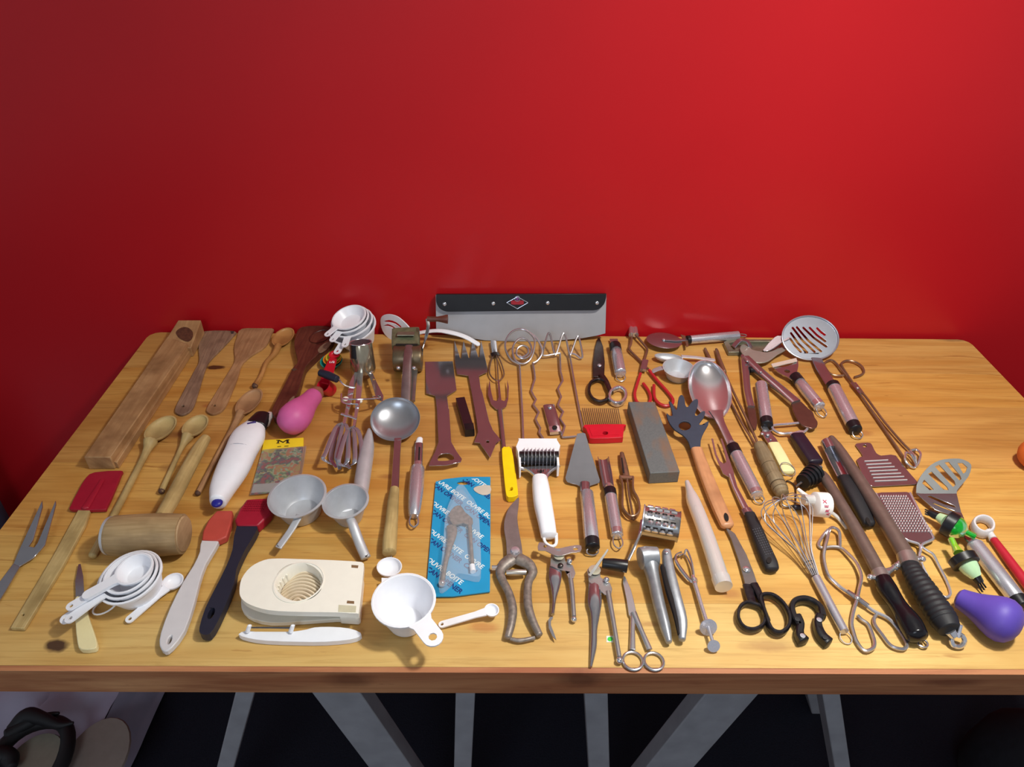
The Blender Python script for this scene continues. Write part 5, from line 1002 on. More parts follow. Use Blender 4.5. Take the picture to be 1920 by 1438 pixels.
rows = cr([(*p, w_) for p, w_ in zip(hp, (11, 13, 14, 14, 14.5, 14.5, 12))], 5)
t.add('handle', tube([(r[0], r[1], 13) for r in rows], [r[2]*(1-(.10 if i % 6 == 4 else 0)) for i, r in enumerate(rows)], n=18, cap=(.3, .3)), W_OLD)
for i in (7, 12, 17, 22, 26): t.add('groove', tube([(rows[i][0], rows[i][1], 13), (rows[i][0]+.5, rows[i][1]+1.1, 13)], [rows[i][2]*1.0, rows[i][2]*1.0], n=18), plain('groove_brown', (84, 68, 46), .8))
t.add('hook', wire([(1465, 925, 10), (1465, 938, 8), (1467, 946, 6), (1476, 950, 5), (1488, 948, 5)], 1.7), DSTEEL); t.add('bead', tube([(1488, 951, 5), (1500, 951, 5)], [5, 5], n=10), NAVY, label='small dark blue bead'); t.add('bead', ball(P(1505, 951, 5), .0045), W_DARK)
# ---------------------------------------------------------------- hinged steel tongs
t = Thing('kitchen_tongs', 'hinged steel tongs with scalloped brown jaws, opened like a V', 'tongs', at=(1440, 720))
t.add('arm', tube([(1397, 670, 10), (1398, 700, 10), (1401, 735, 10), (1408, 765, 10)], [9, 7, 6.5, 7], [7, 6, 6, 6], k=2, n=12, e=3.5, cap=(.5, 0)), FLAT)
t.add('jaw', plate(cr([(1401, 754), (1412, 750), (1414, 762), (1417, 768), (1418, 778), (1420, 788), (1418, 804), (1412, 803), (1404, 785)], 2, True), 12, 3), JAW, bev=.8)
t.add('arm', tube([(1398, 672, 14), (1425, 698, 14), (1460, 728, 13), (1492, 755, 12)], [8, 9, 9.5, 11], [6, 6, 6, 5], k=2, n=12, e=3.5, cap=(.6, 0)), FLAT)
t.add('jaw', plate(cr([(1484, 757), (1494, 749), (1504, 754), (1516, 766), (1524, 772), (1528, 783), (1533, 790), (1532, 799), (1524, 803), (1516, 801), (1504, 797), (1492, 780)], 2, True), 13, 4), JAW, bev=1)
t.add('hinge_spring', tube([(1405, 694, 12), (1418, 692, 13), (1428, 704, 12)], [6, 8, 5], 6, k=2, n=10), BLACK); t.add('rivet', ball(P(1401, 677, 21), .003, .6), CHROME); t.add('rivet', ball(P(1426, 697, 21), .003, .6), CHROME)
# stand-alone steel handle
t = Thing('steel_handle_tool', 'short tool with a brushed steel handle and black cap, between the arms of the tongs', 'gadget', at=(1433, 750), group='steel-handled gadgets')
steelgrip(t, (1427, 722), (1438, 797), 11, 11.5, None, BLACK, None)
hook(t, 1438, 797, 1439, 808, 10, 1.2, 7)
# Y peeler
t = Thing('y_peeler', 'Y-shaped steel peeler with a bright blade bar and steel handle', 'peeler', at=(1490, 700), group='steel-handled gadgets')
t.add('blade', plate([(1446, 682), (1493, 671), (1495, 677), (1449, 688)], 16, 1.6), metal('bright_bar', (235, 230, 215), .25, .04, m=.35), label='bright polished blade bar')
t.add('yoke', plate(cr([(1447, 683), (1452, 688), (1468, 688), (1485, 683), (1495, 674), (1497, 686), (1494, 700), (1496, 710), (1488, 714), (1476, 706), (1458, 697)], 2, True), 13, 2, holes=[el(1476, 696, 5.5, 3, 10, 10)]), FLAT, bev=.5)
steelgrip(t, (1490, 706), (1536, 762), 10.5, 11, BLACK, None, (1545, 782), bandlen=.2); t.add('end_ring', tube([(1530, 755), (1536, 762)], [11.6, 11.4], n=16), CHROME)
# skimmer
t = Thing('skimmer', 'large round slotted steel skimmer leaning back to the wall, with steel handle', 'skimmer', at=(1540, 680))
tp_ = PY(1516, 592, -.012)
b0 = P(1530, 675, 6); r0 = b0+Vector((.1, 0, 0)); pls = plane3(b0, r0, tp_)
slots = []
for i, (x, y, x2, y2) in enumerate([(1532, 615, 1547, 628), (1518, 614, 1548, 640), (1506, 614, 1550, 650), (1494, 613, 1540, 659), (1486, 614, 1528, 660), (1483, 624, 1514, 661), (1482, 635, 1502, 660)]):
    dx, dy = x2-x, y2-y; L = math.hypot(dx, dy); ux, uy = dx/L, dy/L; w_ = 2.0; bx_ = -uy*L*.05; by_ = ux*L*.05
    slots.append([(x-uy*w_, y+ux*w_), (x+dx*.5-uy*w_+bx_*0-L*.04*(-uy)*-1, y+dy*.5+ux*w_+L*.04*ux), (x2-uy*w_, y2+ux*w_), (x2+ux*1.5, y2+uy*1.5), (x2+uy*w_, y2-ux*w_), (x+dx*.5+uy*w_+L*.04*(-uy), y+dy*.5-ux*w_+L*.04*ux), (x+uy*w_, y-ux*w_), (x-ux*1.5, y-uy*1.5)])
g = plate(el(1519, 634, 53, 41, 44, 6), pl=pls, th=1.2, holes=slots)
cc_ = PP(1519, 634, *pls); Rm = 53/S(cc_)
# dish the plate: lower the middle along the plane normal, staying on the traced sight lines
def dish(g, c, n, R, depth):
    out = []
    for v in g.V:
        r_ = min(1, (v-c).length/R); q = c-n*(depth*(1-r_**2)) ; d = (v-CP); k_ = (q-CP).dot(n)/d.dot(n) ; extra = (v-c).dot(n)
        out.append(CP+d*k_+n*extra)
    g.V = out; return g
def refine_disc(slots, rings=6, seg=44):
    pass
t.add('disc', g, metal('skimmer_steel', (178, 184, 196), .36, .06, m=.8), bev=.5)
rm = [PP(x, y, *pls)+pls[1]*.0012 for x, y in el(1519, 634, 53, 41, 44, 6)]
t.add('rolled_rim', sweep(rm, [.0018]*44, None, 8, 2, True), MATS['skimmer_steel'])
t.add('shank', tube([(1531, 672, 8), (1540, 692, 10), (1562, 726, 11)], [10, 10, 11], 2, n=10, e=4), FLAT)
steelgrip(t, (1562, 724), (1604, 806), 12, 12.5, None, BLACK, (1612, 822)); t.add('collar', tube([(1561, 722), (1564, 728)], [12.5, 12.5], n=18), BLACK)
# long wire-handled tongs
t = Thing('wire_tongs', 'long copper-toned scissor tongs with looped wire handles, right of the skimmer', 'tongs', at=(1620, 740), group='long wire tongs')
t.add('arm', wire([(1582, 704, 6), (1568, 704, 6), (1556, 700, 6), (1547, 688, 6), (1546, 681, 6), (1556, 675, 6), (1566, 679, 6), (1580, 696, 7), (1596, 716, 7), (1612, 738, 7), (1650, 793, 6), (1690, 851, 6), (1700, 866, 6), (1703, 876, 5)], 2.2), COPPER)
t.add('arm', wire([(1602, 707, 5), (1614, 703, 5), (1620, 697, 5), (1616, 687, 6), (1604, 679, 6), (1590, 676, 6), (1580, 679, 6), (1578, 685, 7), (1590, 704, 9), (1606, 727, 10), (1622, 742, 10), (1660, 793, 8), (1705, 843, 7), (1718, 842, 7)], 2.2), COPPER)
t.add('pivot', tube([(1600, 718, 9), (1616, 738, 9)], [5.5, 5], 2, n=8, e=4), FLAT); t.add('pivot_pin', ball(P(1608, 727, 12), .003, .6), CHROME)
t.add('claw', wire([(1698, 848, 12), (1697, 862, 10), (1704, 872, 6), (1714, 877, 4), (1717, 870, 8), (1708, 852, 14), (1700, 848, 12)], 2, closed=False), CHROME)
t.add('claw', wire([(1706, 845, 12), (1716, 857, 12), (1718, 874, 5), (1724, 862, 8), (1726, 850, 10), (1718, 843, 10), (1708, 844, 10)], 2), CHROME)
# bottle knife/slicer with black handle
t = Thing('cheese_slicer', 'steel loop slicer with a chunky black handle, below the open tongs', 'slicer', at=(1500, 820))
t.add('frame', wire([(1492, 813, 9), (1482, 812, 9), (1466, 813, 9), (1455, 809, 9), (1448, 802, 9), (1452, 797, 9), (1475, 795, 9), (1500, 793, 9), (1510, 796, 9), (1514, 802, 9), (1510, 808, 9), (1502, 812, 9)], 2.4), STEEL)
t.add('tang', plate([(1480, 812), (1500, 806), (1509, 807), (1505, 818), (1486, 820)], 12, 3.5), STEEL, bev=.6)
t.add('handle', tube([(1494, 818, 11), (1510, 842, 11), (1528, 868, 11)], [13, 14, 14.5], [9, 9, 9], n=14, e=4, cap=(.1, .4)), plain('aubergine_plastic', (34, 26, 40), .4, .1), label='black handle')
# cream can opener
t = Thing('can_opener', 'old lever can opener with a cream handle and a keyring', 'opener', at=(1458, 840), group='can openers')
t.add('blade', plate([(1432, 795), (1437, 795), (1440, 803), (1448, 814), (1455, 822), (1462, 834), (1459, 838), (1446, 838), (1437, 826), (1431, 816), (1428, 811)], 9, 2), FLAT)
t.add('handle', tube([(1450, 833, 7), (1463, 857, 7), (1478, 886, 7)], [11, 12, 12.5], [5.5, 6, 6], n=14, e=3.5, cap=(.1, .25)), plain('pale_yellow_plastic', (226, 220, 164), .4, .03))
t.add('rivet', ball(P(1439.5, 815, 11), .0036, .6), CHROME); t.add('rivet', ball(P(1429, 813, 10), .0034, .6), CHROME); t.add('rivet', ball(P(1445, 824, 10), .0018, .6), CHROME); t.add('rivet', ball(P(1452, 835, 10.5), .0018, .6), CHROME)
t.add('keyring', sweep([P(1477, 880, 14)+Vector((.0125*math.cos(a), .0135*math.sin(a), .003*math.sin(a)-.002*math.cos(a))) for a in [i*.314 for i in range(20)]], [.0008]*20, None, 6, 2, True), WIRE)
# black bottle pourer
t = Thing('bottle_pourer', 'black rubber bottle pourer with a steel spout above the white cap', 'pourer', at=(1513, 893), group='bottle pourers')
a, b_ = P(1505, 903, 17), P(1527, 889, 15); d = b_-a
for f, r_ in ((0, .0125), (.22, .0140), (.44, .0155), (.66, .0168), (.88, .0172)):
    p = a+d*f; p.z = TT+max(r_, .0165)+.0004; t.add('rib', sweep([p, p+d*.13, p+d*.2], [r_*.96, r_, r_*.92], None, 22), plain('black_rubber_rib', (20, 22, 26), .4, .1))
t.add('spout', tube([(1527, 886, 16), (1532, 880, 17), (1539, 875, 19)], [3, 4.5, 4], n=12), FLAT); t.add('vent_tube', tube([(1503, 904, 15), (1493, 912, 7)], [2.2, 2], n=8), FLAT)
t.add('wire_bail', wire([(1471, 906, 3), (1476, 902, 3), (1484, 905, 3), (1491, 913, 3), (1492, 930, 3), (1491, 945, 3)], 1.2), DSTEEL)
# white cap dispenser
t = Thing('pump_cap', 'white plastic screw cap with a straw and a clear outlet tube, red letters', 'cap', at=(1538, 950))
a, b_ = P(1526, 945, 27), P(1551, 948, 23); d = (b_-a); d.z = -.003; r_ = 23/S(a)
t.add('cap', sweep([a, a+d*.06, a+d*.94, a+d], [r_*.9, r_, r_*1.03, r_*.96], None, 28), plain('milky_plastic', (236, 232, 228), .4, .02))
t.add('nozzle', sweep([a+Vector((0, .006, .002)), a+Vector((0, .006, .002))-d*.7], [.0085, .0082], None, 18), FROST)
t.add('straw', tube([(1518, 935, 26), (1508, 927, 27), (1496, 917, 28)], [5, 4, 3.2], n=12), MATS['milky_plastic'])
t.add('outlet_tube', tube([(1549, 956, 14), (1562, 963, 10), (1574, 974, 7), (1588, 991, 4)], [3.6, 3.6, 3.6, 4], n=10, k=3), FROST)
dn = d.normalized(); zt_ = (CP-a).normalized(); zt_ = (zt_-dn*zt_.dot(dn)).normalized(); xx = dn.cross(zt_)
for s_3, off in (("ЯAW", 8.5), ):
    pass
for k_, (ch, f) in enumerate((("X", -.30), ("E", .10), ("R", .5), ("A", .85))):
    rr = (zt_*math.cos(f*.9)-xx*math.sin(f*.9)*-1); tt2 = (rr.cross(dn)).normalized()
    mm_ = frame(a+d*(.32+.12*k_)+rr*(r_*1.03), rr, tt2); t.add('letter', words(ch, mm_, .0078, bold=.0002), plain('faded_red_ink', (188, 70, 96), .6))
# corer with black handle between the steels
t = Thing('apple_corer', 'steel apple corer with a long black handle lying between the two sharpening steels', 'corer', at=(1590, 900))
A, B = P(1555, 838, 14), P(1582, 893, 14); dr = (B-A).normalized(); sd = Vector((-dr.y, dr.x, 0)).normalized(); ra = 12.5/S(A)
V, Fc = [], []
for q_, (p, r_) in enumerate(((A, ra), (A*.5+B*.5, ra*1.05), (B, ra*.95))):
    for k_ in range(9):
        a = math.pi+math.pi*k_/8; V.append(p+sd*(r_*math.cos(a))+Vector((0, 0, r_*math.sin(a)*.85)))
    for k_ in range(9):
        a = 2*math.pi-math.pi*k_/8; V.append(p+sd*(r_*.88*math.cos(a))+Vector((0, 0, r_*.88*math.sin(a)*.85+.0003)))
for q_ in range(2):
    for k_ in range(18): Fc.append((q_*18+k_, q_*18+(k_+1) % 18, (q_+1)*18+(k_+1) % 18, (q_+1)*18+k_))
Fc += [tuple(reversed(range(18))), tuple(range(36, 54))]
t.add('blade', G(V, Fc, [(V[i].dot(dr), V[i].dot(sd)) for f in Fc for i in f]), FLAT)
t.add('cutting_tube', sweep([A-dr*.012, A+dr*.010], [ra*.98, ra*1.0], None, 20), FLAT); t.add('rivet', ball(P(1584, 886, 6), .003, .6), CHROME)
t.add('handle', tube([(1585, 896, 10), (1600, 925, 11), (1617, 957, 10), (1628, 980, 9)], [14, 14.5, 14, 12], [8, 9, 8, 7], k=3, n=16, e=3, cap=(.1, .8)), SOFT); t.add('hanging_hole', plate(el(1628, 977, 3.5, 8, 10, -25), 17, .5), HOLE)
# ginger grater plate
t = Thing('flat_grater', 'flat steel grater plate with rows of raised ridges and a short tab handle', 'grater', at=(1665, 880))
pg = pp((1605, 835, 3), (1630, 832, 3), (1680, 908, 3))
t.add('plate_body', plate(cr([(1604, 834), (1607, 831), (1627, 829.5), (1634, 832), (1638, 840), (1644, 850), (1652, 854)], 2)+[(1670, 852), (1680, 854), (1700, 880), (1721, 904), (1716, 908), (1640, 912)]+cr([(1634, 911), (1626, 906), (1620, 896), (1606, 862)], 2)+[(1612, 857), (1618, 855), (1615, 849)], 4, 1.6, holes=[el(1621.5, 836, 3.6, 2.6, 10)]), FLAT, bev=.4)
for i in range(7):
    y = 863.5+i*6.2; x0 = 1621+i*3.2; x1 = 1665+i*6.0; t.add('ridge', tube([(x0, y+1, 4.6), (x1, y-1.4, 4.6)], [1.1, 1.1], .9, n=6), TEETH)
# framed grater
t = Thing('handheld_grater', 'handheld steel grater in a bent wire frame, right of the thick sharpening steel', 'grater', at=(1700, 960))
plg = [(1642, 925), (1652, 923), (1700, 922), (1706, 924), (1738, 990), (1748, 1008), (1740, 1013), (1727, 1018), (1704, 1012), (1685, 1004), (1662, 962)]
t.add('plate_body', plate(plg, 10, 1.6), FLAT, bev=.4)
for i in range(15):
    y = 929+i*4.65; x0 = 1652+i*2.65; w_ = 47+i*.75
    g = G()
    for j in range(11):
        x = x0+w_*j/10; g = g+plate([(x-1.7, y+1.7), (x, y-1.6), (x+1.7, y+1.7)], 11.2, 1.1)
    t.add('tooth_row', g, TEETH)
t.add('wire_frame', wire([(1642, 925, 9), (1660, 960, 9), (1685, 1006, 9), (1704, 1014, 9), (1722, 1020, 9), (1726, 1030, 9), (1724, 1045, 8), (1734, 1070, 6), (1752, 1102, 4), (1762, 1114, 3), (1774, 1120, 3), (1782, 1112, 3), (1775, 1090, 4), (1760, 1060, 6), (1750, 1040, 8), (1738, 1032, 8), (1728, 1022, 9), (1748, 1012, 9), (1748, 1004, 9), (1735, 982, 9), (1706, 924, 9)], 2.0, k=4), STEEL)
# masher
t = Thing('potato_masher', 'steel potato masher with a slotted plate standing on edge and a steel handle', 'masher', at=(1760, 940))
bl = P(1720, 924, 16); br_ = P(1808, 915, 16)
tpm = P(1775, 905, 16)+Vector((0, .004, .034)); 
plm = plane3(P(1719, 926, 12), P(1793, 924, 12), Vector((P(1775, 880, 30))))
sl = [[(1729, 906), (1733, 899), (1751, 918), (1743, 919)], [(1740, 888), (1747, 884), (1776, 913), (1779, 919), (1769, 918)], [(1753, 875), (1761, 871), (1790, 902), (1792, 909), (1787, 913)], [(1771, 867), (1779, 866), (1801, 892), (1803, 898), (1799, 901)], [(1795, 868), (1805, 868), (1814, 876), (1811, 885), (1806, 888)]]
t.add('mashing_plate', plate(cr([(1718, 924), (1719, 910), (1724, 897), (1733, 884), (1745, 872), (1762, 863), (1781, 860), (1799, 860), (1812, 864), (1820, 870), (1821, 878), (1816, 893), (1804, 908), (1795, 919), (1794, 926)], 2)+[(1760, 930)], pl=plm, th=1.6, holes=sl), metal('masher_steel', (186, 190, 190), .34, .06, m=.8))
t.add('bent_plate', plate([(1718, 925), (1794, 925), (1800, 950), (1804, 966), (1790, 968), (1754, 956)], pl=plane3(P(1719, 926, 13), P(1793, 925, 13), P(1790, 967, 8)), th=1.6, holes=[[(1738, 930), (1745, 929), (1790, 948), (1793, 952), (1770, 945)], [(1748, 943), (1753, 943), (1790, 958), (1792, 961), (1770, 953)]]), FLAT, bev=.5)
t.add('shank', tube([(1795, 962, 9), (1806, 985, 10), (1815, 1010, 12), (1832, 1028, 13)], [8, 7, 7, 8], 2, n=8, e=4), FLAT)
steelgrip(t, (1828, 1022), (1917, 1136), 14.5, 15.5, None, BLACK, (1932, 1156)); t.add('collar', tube([(1827, 1020), (1830, 1025)], [12, 15], n=18), CHROME)
# pourers
GG = plain('green_clear_plastic', (30, 190, 60), .12, .02, trans=.55); GP = plain('pale_green_plastic', (190, 228, 180), .35, .03, trans=.15); LG = plain('lime_clear_plastic', (150, 235, 60), .12, .02, trans=.5)
def pourer(lab, a, b, c_, d_, z, rr, order):
    pass
t = Thing('bottle_pourer', 'green and black spirit pourer with a green dome, touching the potato masher', 'pourer', at=(1780, 985), group='bottle pourers')
def ax3(*q): return [P(*p) for p in q]
t.add('inlet', tube([(1740, 960, 16), (1752, 966, 17), (1762, 970, 18)], [5, 7, 7], n=14), BLACK)
for i in range(3): t.add('inlet_prong', tube([(1741, 958+i*4, 16), (1734, 955+i*4, 16)], [1.6, 1.4], n=6), BLACK)
t.add('neck', tube([(1760, 969, 18), (1772, 976, 20)], [8, 11], n=18), GP)
a, b_ = P(1772, 978, 26), P(1790, 988, 26); t.add('collar_disc', sweep([a, a+(b_-a)*.1, b_, b_+(b_-a)*.08], [.0175, .0195, .0195, .0170], None, 26), BLACK)
t.add('dome', sweep([b_, b_+(b_-a)*.35, b_+(b_-a)*.8, b_+(b_-a)*1.15], [.0175, .0170, .0125, .006], None, 22), GG)
t.add('spout', tube([(1800, 992, 24), (1812, 998, 24), (1828, 1006, 22)], [8, 6, 6], [5, 4, 4], n=12, e=3), GG)
t = Thing('bottle_pourer', 'lime and black spirit pourer with a pale green cone, lying beside the masher handle', 'pourer', at=(1812, 1060), group='bottle pourers')
t.add('spout', tube([(1783, 1010, 28), (1790, 1024, 26), (1797, 1036, 26)], [5, 5.5, 8], [4, 4, 6], n=12, e=3), LG)
a, b_ = P(1802, 1044, 26), P(1812, 1058, 24); t.add('collar_disc', sweep([a, a+(b_-a)*.1, b_, b_+(b_-a)*.1], [.0175, .0195, .0190, .0150], None, 26), BLACK)
t.add('cone', tube([(1812, 1056, 22), (1822, 1070, 19), (1830, 1081, 15)], [18, 15, 10], n=22), GP); t.add('cone_tip', tube([(1828, 1078, 15), (1832, 1083, 14)], [10.5, 8], n=16), LG)
t.add('inlet', tube([(1830, 1081, 14), (1838, 1093, 10)], [8.5, 7], n=14), BLACK)
for i in range(3): t.add('inlet_prong', tube([(1834+i*3.5, 1095-i*2, 9), (1842+i*3.5, 1110-i*4, 5)], [1.8, 1.6], n=6), BLACK)
# purple bulb
t = Thing('rubber_bulb', 'purple rubber baster bulb at the front right corner', 'bulb', at=(1865, 1160))
a, b_ = P(1880, 1162, 30), P(1800, 1122, 20); d = b_-a
t.add('bulb', sweep([a-d*.42, a-d*.40, a-d*.34, a-d*.22, a-d*.05, a+d*.12, a+d*.30, a+d*.48, a+d*.66, a+d*.85, a+d*1.0, a+d*1.06, a+d*1.09], [.003, .010, .0185, .0262, .0298, .0292, .0258, .0216, .0178, .0155, .0138, .010, .003], None, 28), PURP)
# white ring, red stick
t = Thing('ring_spatula', 'red-handled tool with a white plastic ring at its head, at the right edge', 'gadget', at=(1870, 1020))
t.add('ring', tube([(1824+0, 985, 9), (1828, 976, 9), (1840, 972, 9), (1853, 976, 9), (1860, 986, 9), (1858, 997, 9), (1846, 1002, 9), (1832, 997, 9)], [3.2]*8, 8, k=3, n=10, closed=True, e=3), WHITE2)
t.add('neck', tube([(1852, 996, 9), (1858, 1004, 9), (1862, 1011, 9)], [7, 6, 7], 6, n=12), WHITE2)
t.add('handle', tube([(1860, 1007, 8), (1890, 1048, 8), (1925, 1095, 8), (1955, 1136, 8)], [6.5, 8.5, 9.5, 9], n=14), plain('red_stick', (176, 32, 50), .4), label='red handle')
# butterfly can openers
def canop(lab, wing, pts):
    pass
t = Thing('can_opener', 'butterfly can opener with its flat wing key on top, next to the poultry shears', 'opener', at=(1050, 1080), group='can openers')
WS = metal('worn_plate_steel', (186, 186, 186), .30, .2, m=.8)
t.add('wing_key', plate(cr([(1010, 1018), (1018, 1017), (1034, 1025), (1046, 1028), (1062, 1025), (1078, 1022), (1090, 1023), (1088, 1034), (1072, 1036), (1060, 1040), (1046, 1042), (1034, 1038), (1022, 1032), (1009, 1031)], 2, True), 22, 1.6, holes=[el(1022, 1024, 3.4, 2.6, 8), el(1079, 1029, 5, 2.6, 8)]), WS, bev=.4)
t.add('spindle', tube([(1047, 1036, 8), (1047, 1035, 21)], [5, 5], n=12), CHROME); t.add('spindle_cap', lathe(frame(P(1048, 1042, 17)), [(0, 0), (.008, 0), (.008, .0012), (0, .0025)], 16), plain('nickel_cap', (206, 202, 180), .3, metal=.6))
t.add('head_plate', plate([(1033, 1038), (1058, 1038), (1060, 1052), (1074, 1060), (1079, 1074), (1076, 1083), (1066, 1083), (1060, 1070), (1046, 1067), (1032, 1060)], 13, 2), WS, bev=.4)
t.add('pivot', ball(P(1051, 1060, 15), .004, .6), DSTEEL)
t.add('lower_arm', tube([(1042, 1060, 9), (1041, 1080, 9), (1041, 1098, 8), (1039, 1125, 7), (1036, 1152, 6)], [11, 12, 9, 4, 3.5], [2, 3, 3, 3.5, 3.5], k=3, n=12), FLAT)
t.add('pierce_hook', plate([(1028, 1163), (1031, 1157), (1037, 1156), (1036, 1160), (1033, 1163), (1033, 1172), (1040, 1190), (1043, 1199), (1036, 1193), (1029, 1178)], 7, 2), FLAT)
t.add('upper_arm', tube([(1069, 1078, 10), (1073, 1110, 9), (1076, 1156, 7)], [5, 4.5, 4.5], n=12), WS); t.add('arm_end', ball(P(1076, 1161, 6), .0042), CHROME); t.add('screw', ball(P(1068, 1052, 17), .004), CHROME)
t = Thing('can_opener', 'longer butterfly can opener with its key turned edgewise, left of the small scissors', 'opener', at=(1125, 1120), group='can openers')
t.add('key', plate([(1103, 1078), (1116, 1060), (1128, 1044), (1139, 1029), (1141, 1031), (1131, 1047), (1120, 1064), (1107, 1080)], pl=pp((1103, 1080, 15), (1107, 1081, 15), (1140, 1030, 32)), th=2.5), WS); t.add('key_disc', lathe(frame(P(1115, 1069, 13)), [(0, 0), (.0085, 0), (.0085, .0012), (0, .002)], 18), MATS['nickel_cap'])
t.add('head_plate', plate([(1101, 1068), (1106, 1062), (1120, 1062), (1125, 1070), (1126, 1082), (1134, 1087), (1144, 1093), (1148, 1104), (1146, 1114), (1134, 1115), (1122, 1104), (1104, 1090)], 11, 2), WS, bev=.4)
t.add('lower_arm', tube([(1115, 1088, 8), (1115, 1110, 9), (1115, 1130, 9), (1116, 1150, 8), (1114, 1180, 6), (1113, 1212, 5), (1108, 1250, 4)], [11, 12.5, 13, 9, 6, 6, 2.5], [2, 4, 4, 3.5, 3, 3, 2], k=3, n=12), FLAT)
t.add('upper_arm', tube([(1140, 1110, 9), (1150, 1165, 8), (1161, 1232, 7)], [5.5, 4.6, 4.6], n=12), WS); t.add('arm_end', ball(P(1161.5, 1238, 6), .0045), CHROME); t.add('screw', ball(P(1137, 1087, 14), .0042), CHROME)
# small scissors
t = Thing('small_scissors', 'small bright surgical scissors with two round rings at the front edge', 'scissors', at=(1195, 1160), group='scissors and shears')
SC_ = metal('surgical_steel', (196, 196, 200), .24, .06, m=.85)
t.add('blade', plate([(1169, 1080), (1172, 1080), (1183, 1105), (1188, 1124), (1192, 1142), (1194, 1156), (1184, 1158), (1179, 1152), (1174, 1120), (1168, 1092)], 5.5, 2.5), SC_, bev=.4)
t.add('arm', tube([(1187, 1150, 5), (1186, 1185, 5), (1186, 1218, 5)], [5, 4.5, 6], 2.2, n=10), SC_); t.add('arm', tube([(1188, 1148, 7), (1204, 1185, 6), (1218, 1218, 5)], [6, 4.5, 6], 2.2, n=10), SC_)
t.add('ring', ringz(1186.5, 1239, 18.5, 2.0, 3), SC_); t.add('ring', ringz(1226, 1240, 18, 2.0, 3), SC_)
# poultry shears
t = Thing('poultry_shears', 'heavy old poultry shears with a curved blade and cast handles', 'shears', at=(970, 1090), group='scissors and shears')
t.add('curved_blade', plate(cr([(973, 932), (972, 950), (970, 972), (974, 1000), (978, 1022), (979, 1045), (966, 1050), (952, 1046), (949, 1015), (945, 990), (947, 970), (954, 952), (964, 940)], 3, True), 12, 4), metal('shear_plate', (160, 154, 152), .36, .25, m=.65), bev=1)
t.add('screw', lathe(frame(P(966, 1033, 12)), [(0, 0), (.0075, 0), (.006, .003), (0, .004)], 16), STEEL)
t.add('handle', tube([(960, 1048, 9), (945, 1060, 9), (938, 1075, 9), (944, 1092, 9), (954, 1112, 9), (961, 1140, 9), (959, 1168, 8), (952, 1195, 7)], [13, 12, 9, 8, 8, 8.5, 8, 7], [7, 7, 6, 6, 6, 6, 6, 5], k=3, n=12, cap=(.4, .5)), RUST)
t.add('handle', tube([(972, 1048, 9), (990, 1058, 9), (999, 1073, 9), (991, 1090, 9), (989, 1115, 9), (991, 1140, 9), (999, 1165, 8), (1011, 1190, 7)], [13, 12, 9, 8, 8, 8.5, 8, 7], [7, 7, 6, 6, 6, 6, 6, 5], k=3, n=12, cap=(.4, .5)), RUST)
t.add('spring', tube([(950, 1074, 10), (968, 1073, 12), (986, 1073, 10)], [5, 6, 5], n=12), metal('pale_spring', (206, 200, 190), .35, .2, m=.7)); t.add('bolt', tube([(922, 1065, 9), (934, 1065, 9)], [5, 5], n=8), CHROME)
t.add('latch', tube([(957, 1198, 5), (975, 1201, 5), (1003, 1196, 5)], [3.5, 4.5, 3.5], 3, k=3, n=10), RUST)
# blister card
t = Thing('blister_card', 'blue blister card printed with white and navy words, holding a can opener', 'package', at=(862, 1010))
cq = [(817, 903), (835, 898), (870, 894), (919.5, 894), (919.5, 1000), (918.5, 1109), (880, 1114), (850, 1118), (799, 1119), (803, 1060), (810, 980)]
zc_ = 4; CARD = plain('card_cyan', (30, 146, 196), .35, .06, 20)
t.add('card', plate(cq, zc_, 2, holes=[el(869, 905.5, 12.5, 3.6, 14)]), CARD)
ox = P(817, 903, zc_+.5); ex = (P(919.5, 900, zc_+.5)-ox); ex.z = 0; ex = ex.normalized()
cl = []; cpx = [P(*p, zc_+.5) for p in [(816.5, 903), (919.5, 894), (918.5, 1109.5), (799, 1118.5)]]
for i in range(4):
    a, b_ = cpx[i], cpx[(i+1) % 4]; n_ = (b_-a).cross(Vector((0, 0, 1))).normalized(); mid = sum(cpx, Vector())/4
    if n_.dot(mid-a) > 0: n_ = -n_
    cl.append((a-n_*.0006, n_))
WT = plain('card_white_ink', (226, 236, 238), .5); NV = plain('card_navy_ink', (20, 50, 120), .5)
def cardtext(s, a, b, size, m, nm):
    """text whose baseline middle runs from picture point a towards b"""
    A, B = P(*a, zc_+.35), P(*b, zc_+.35); x = (B-A).normalized(); g = words(s, frame(A, (0, 0, 1), x), size, 1.0, clip=cl, bold=.00022, align='LEFT', ext=.00012)
    if g.F: t.add(nm, g, m)
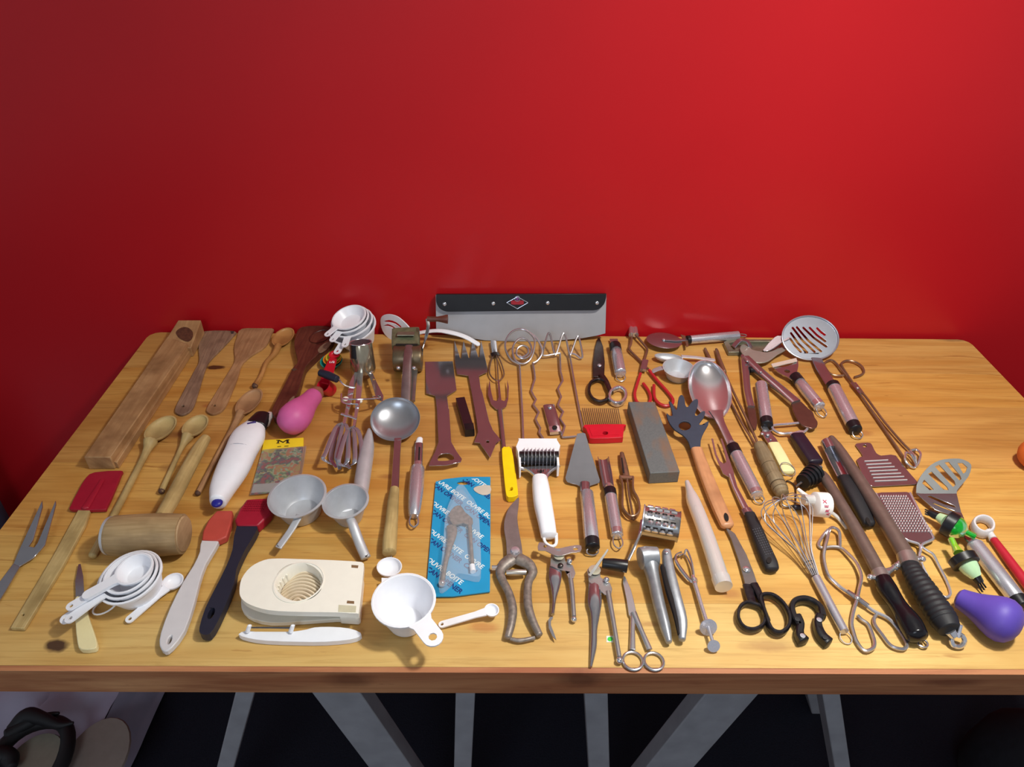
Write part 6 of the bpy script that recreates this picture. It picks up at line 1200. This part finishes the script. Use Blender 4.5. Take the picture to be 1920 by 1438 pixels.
for (s, m_, a) in (("OUVRE BOITE  OUVRE BOITE", WT, (814, 896)), ("CAN OPENER  CAN OPENER", NV, (810, 906)),
                   ("OUVRE BOITE  OUVRE", WT, (808, 940)), ("CAN OPENER  CAN OPENER", NV, (806, 955)),
                   ("OUVRE BOITE  OUVRE", WT, (803, 992)), ("CAN OPENER  CAN", NV, (801, 1008)),
                   ("OUVRE BOITE", WT, (799, 1046)), ("CAN OPENER", NV, (798, 1063)),
                   ("E BOITE OUVRE", WT, (876, 888)), ("CAN OPENER", NV, (866, 896))):
    a = (a[0]+2.5, a[1]+2); cardtext(s, a, (a[0]+78, a[1]+55), .0108, m_, 'white_lettering' if m_ is WT else 'navy_lettering')
t.add('torn_patch', plate(cr([(888, 916), (896, 911), (919, 910), (919, 925), (905, 928), (892, 922)], 2, True), zc_+1, .5), plain('torn_paper', (196, 186, 172), .8), label='torn grey paper patch')
t.add('held_opener_arm', tube([(846, 985, 9), (848, 1000, 9), (842, 1030, 9), (835, 1060, 9), (830, 1090, 8)], [9, 9, 5, 4, 4], [2, 3, 3, 3, 3], k=3, n=10), RUST); t.add('held_opener_arm', tube([(880, 975, 9), (883, 1020, 9), (886, 1062, 8)], [4.5, 3.6, 3.6], n=10), RUST)
t.add('held_opener_head', plate(cr([(842, 965), (852, 950), (864, 948), (872, 960), (886, 972), (884, 985), (868, 980), (850, 984)], 2, True), 12, 2.5), RUST); t.add('arm_sleeve', tube([(885, 1060, 8), (887, 1072, 8)], [5.5, 5.5], n=12), WHITE); t.add('arm_end', ball(P(829, 1094, 8), .005), CHROME)
bm_, bnt, bb_ = newmat('blister_plastic'); bb_.inputs['Base Color'].default_value = (.8, .86, .9, 1); bb_.inputs['Roughness'].default_value = .08; bb_.inputs['Alpha'].default_value = .16
t.add('blister', plate(cr([(857, 912), (868, 908), (880, 925), (896, 950), (900, 1000), (902, 1060), (898, 1080), (880, 1078), (858, 1075), (844, 1090), (828, 1102), (822, 1092), (828, 1050), (832, 1000), (836, 960), (848, 930)], 2, True), 17, 12.5), bm_, bev=3, label='clear plastic blister')
# green sticker, orange ball
t = Thing('price_sticker', 'tiny green and white sticker on the table beside the longer can opener', 'sticker', at=(1145, 1198))
t.add('paper', plate([(1137, 1192), (1150, 1192), (1150, 1204), (1137, 1204)], .5, .4), plain('sticker_white', (220, 222, 210), .6)); t.add('dot', plate(el(1144, 1198, 5, 4.2, 12), .8, .3), plain('sticker_green', (60, 200, 70), .6))
single('orange_fruit', 'orange round object just entering the picture at the right edge', 'fruit', ball(P(1943, 852, 27), .027), plain('orange_skin', (206, 104, 44), .5, .1))
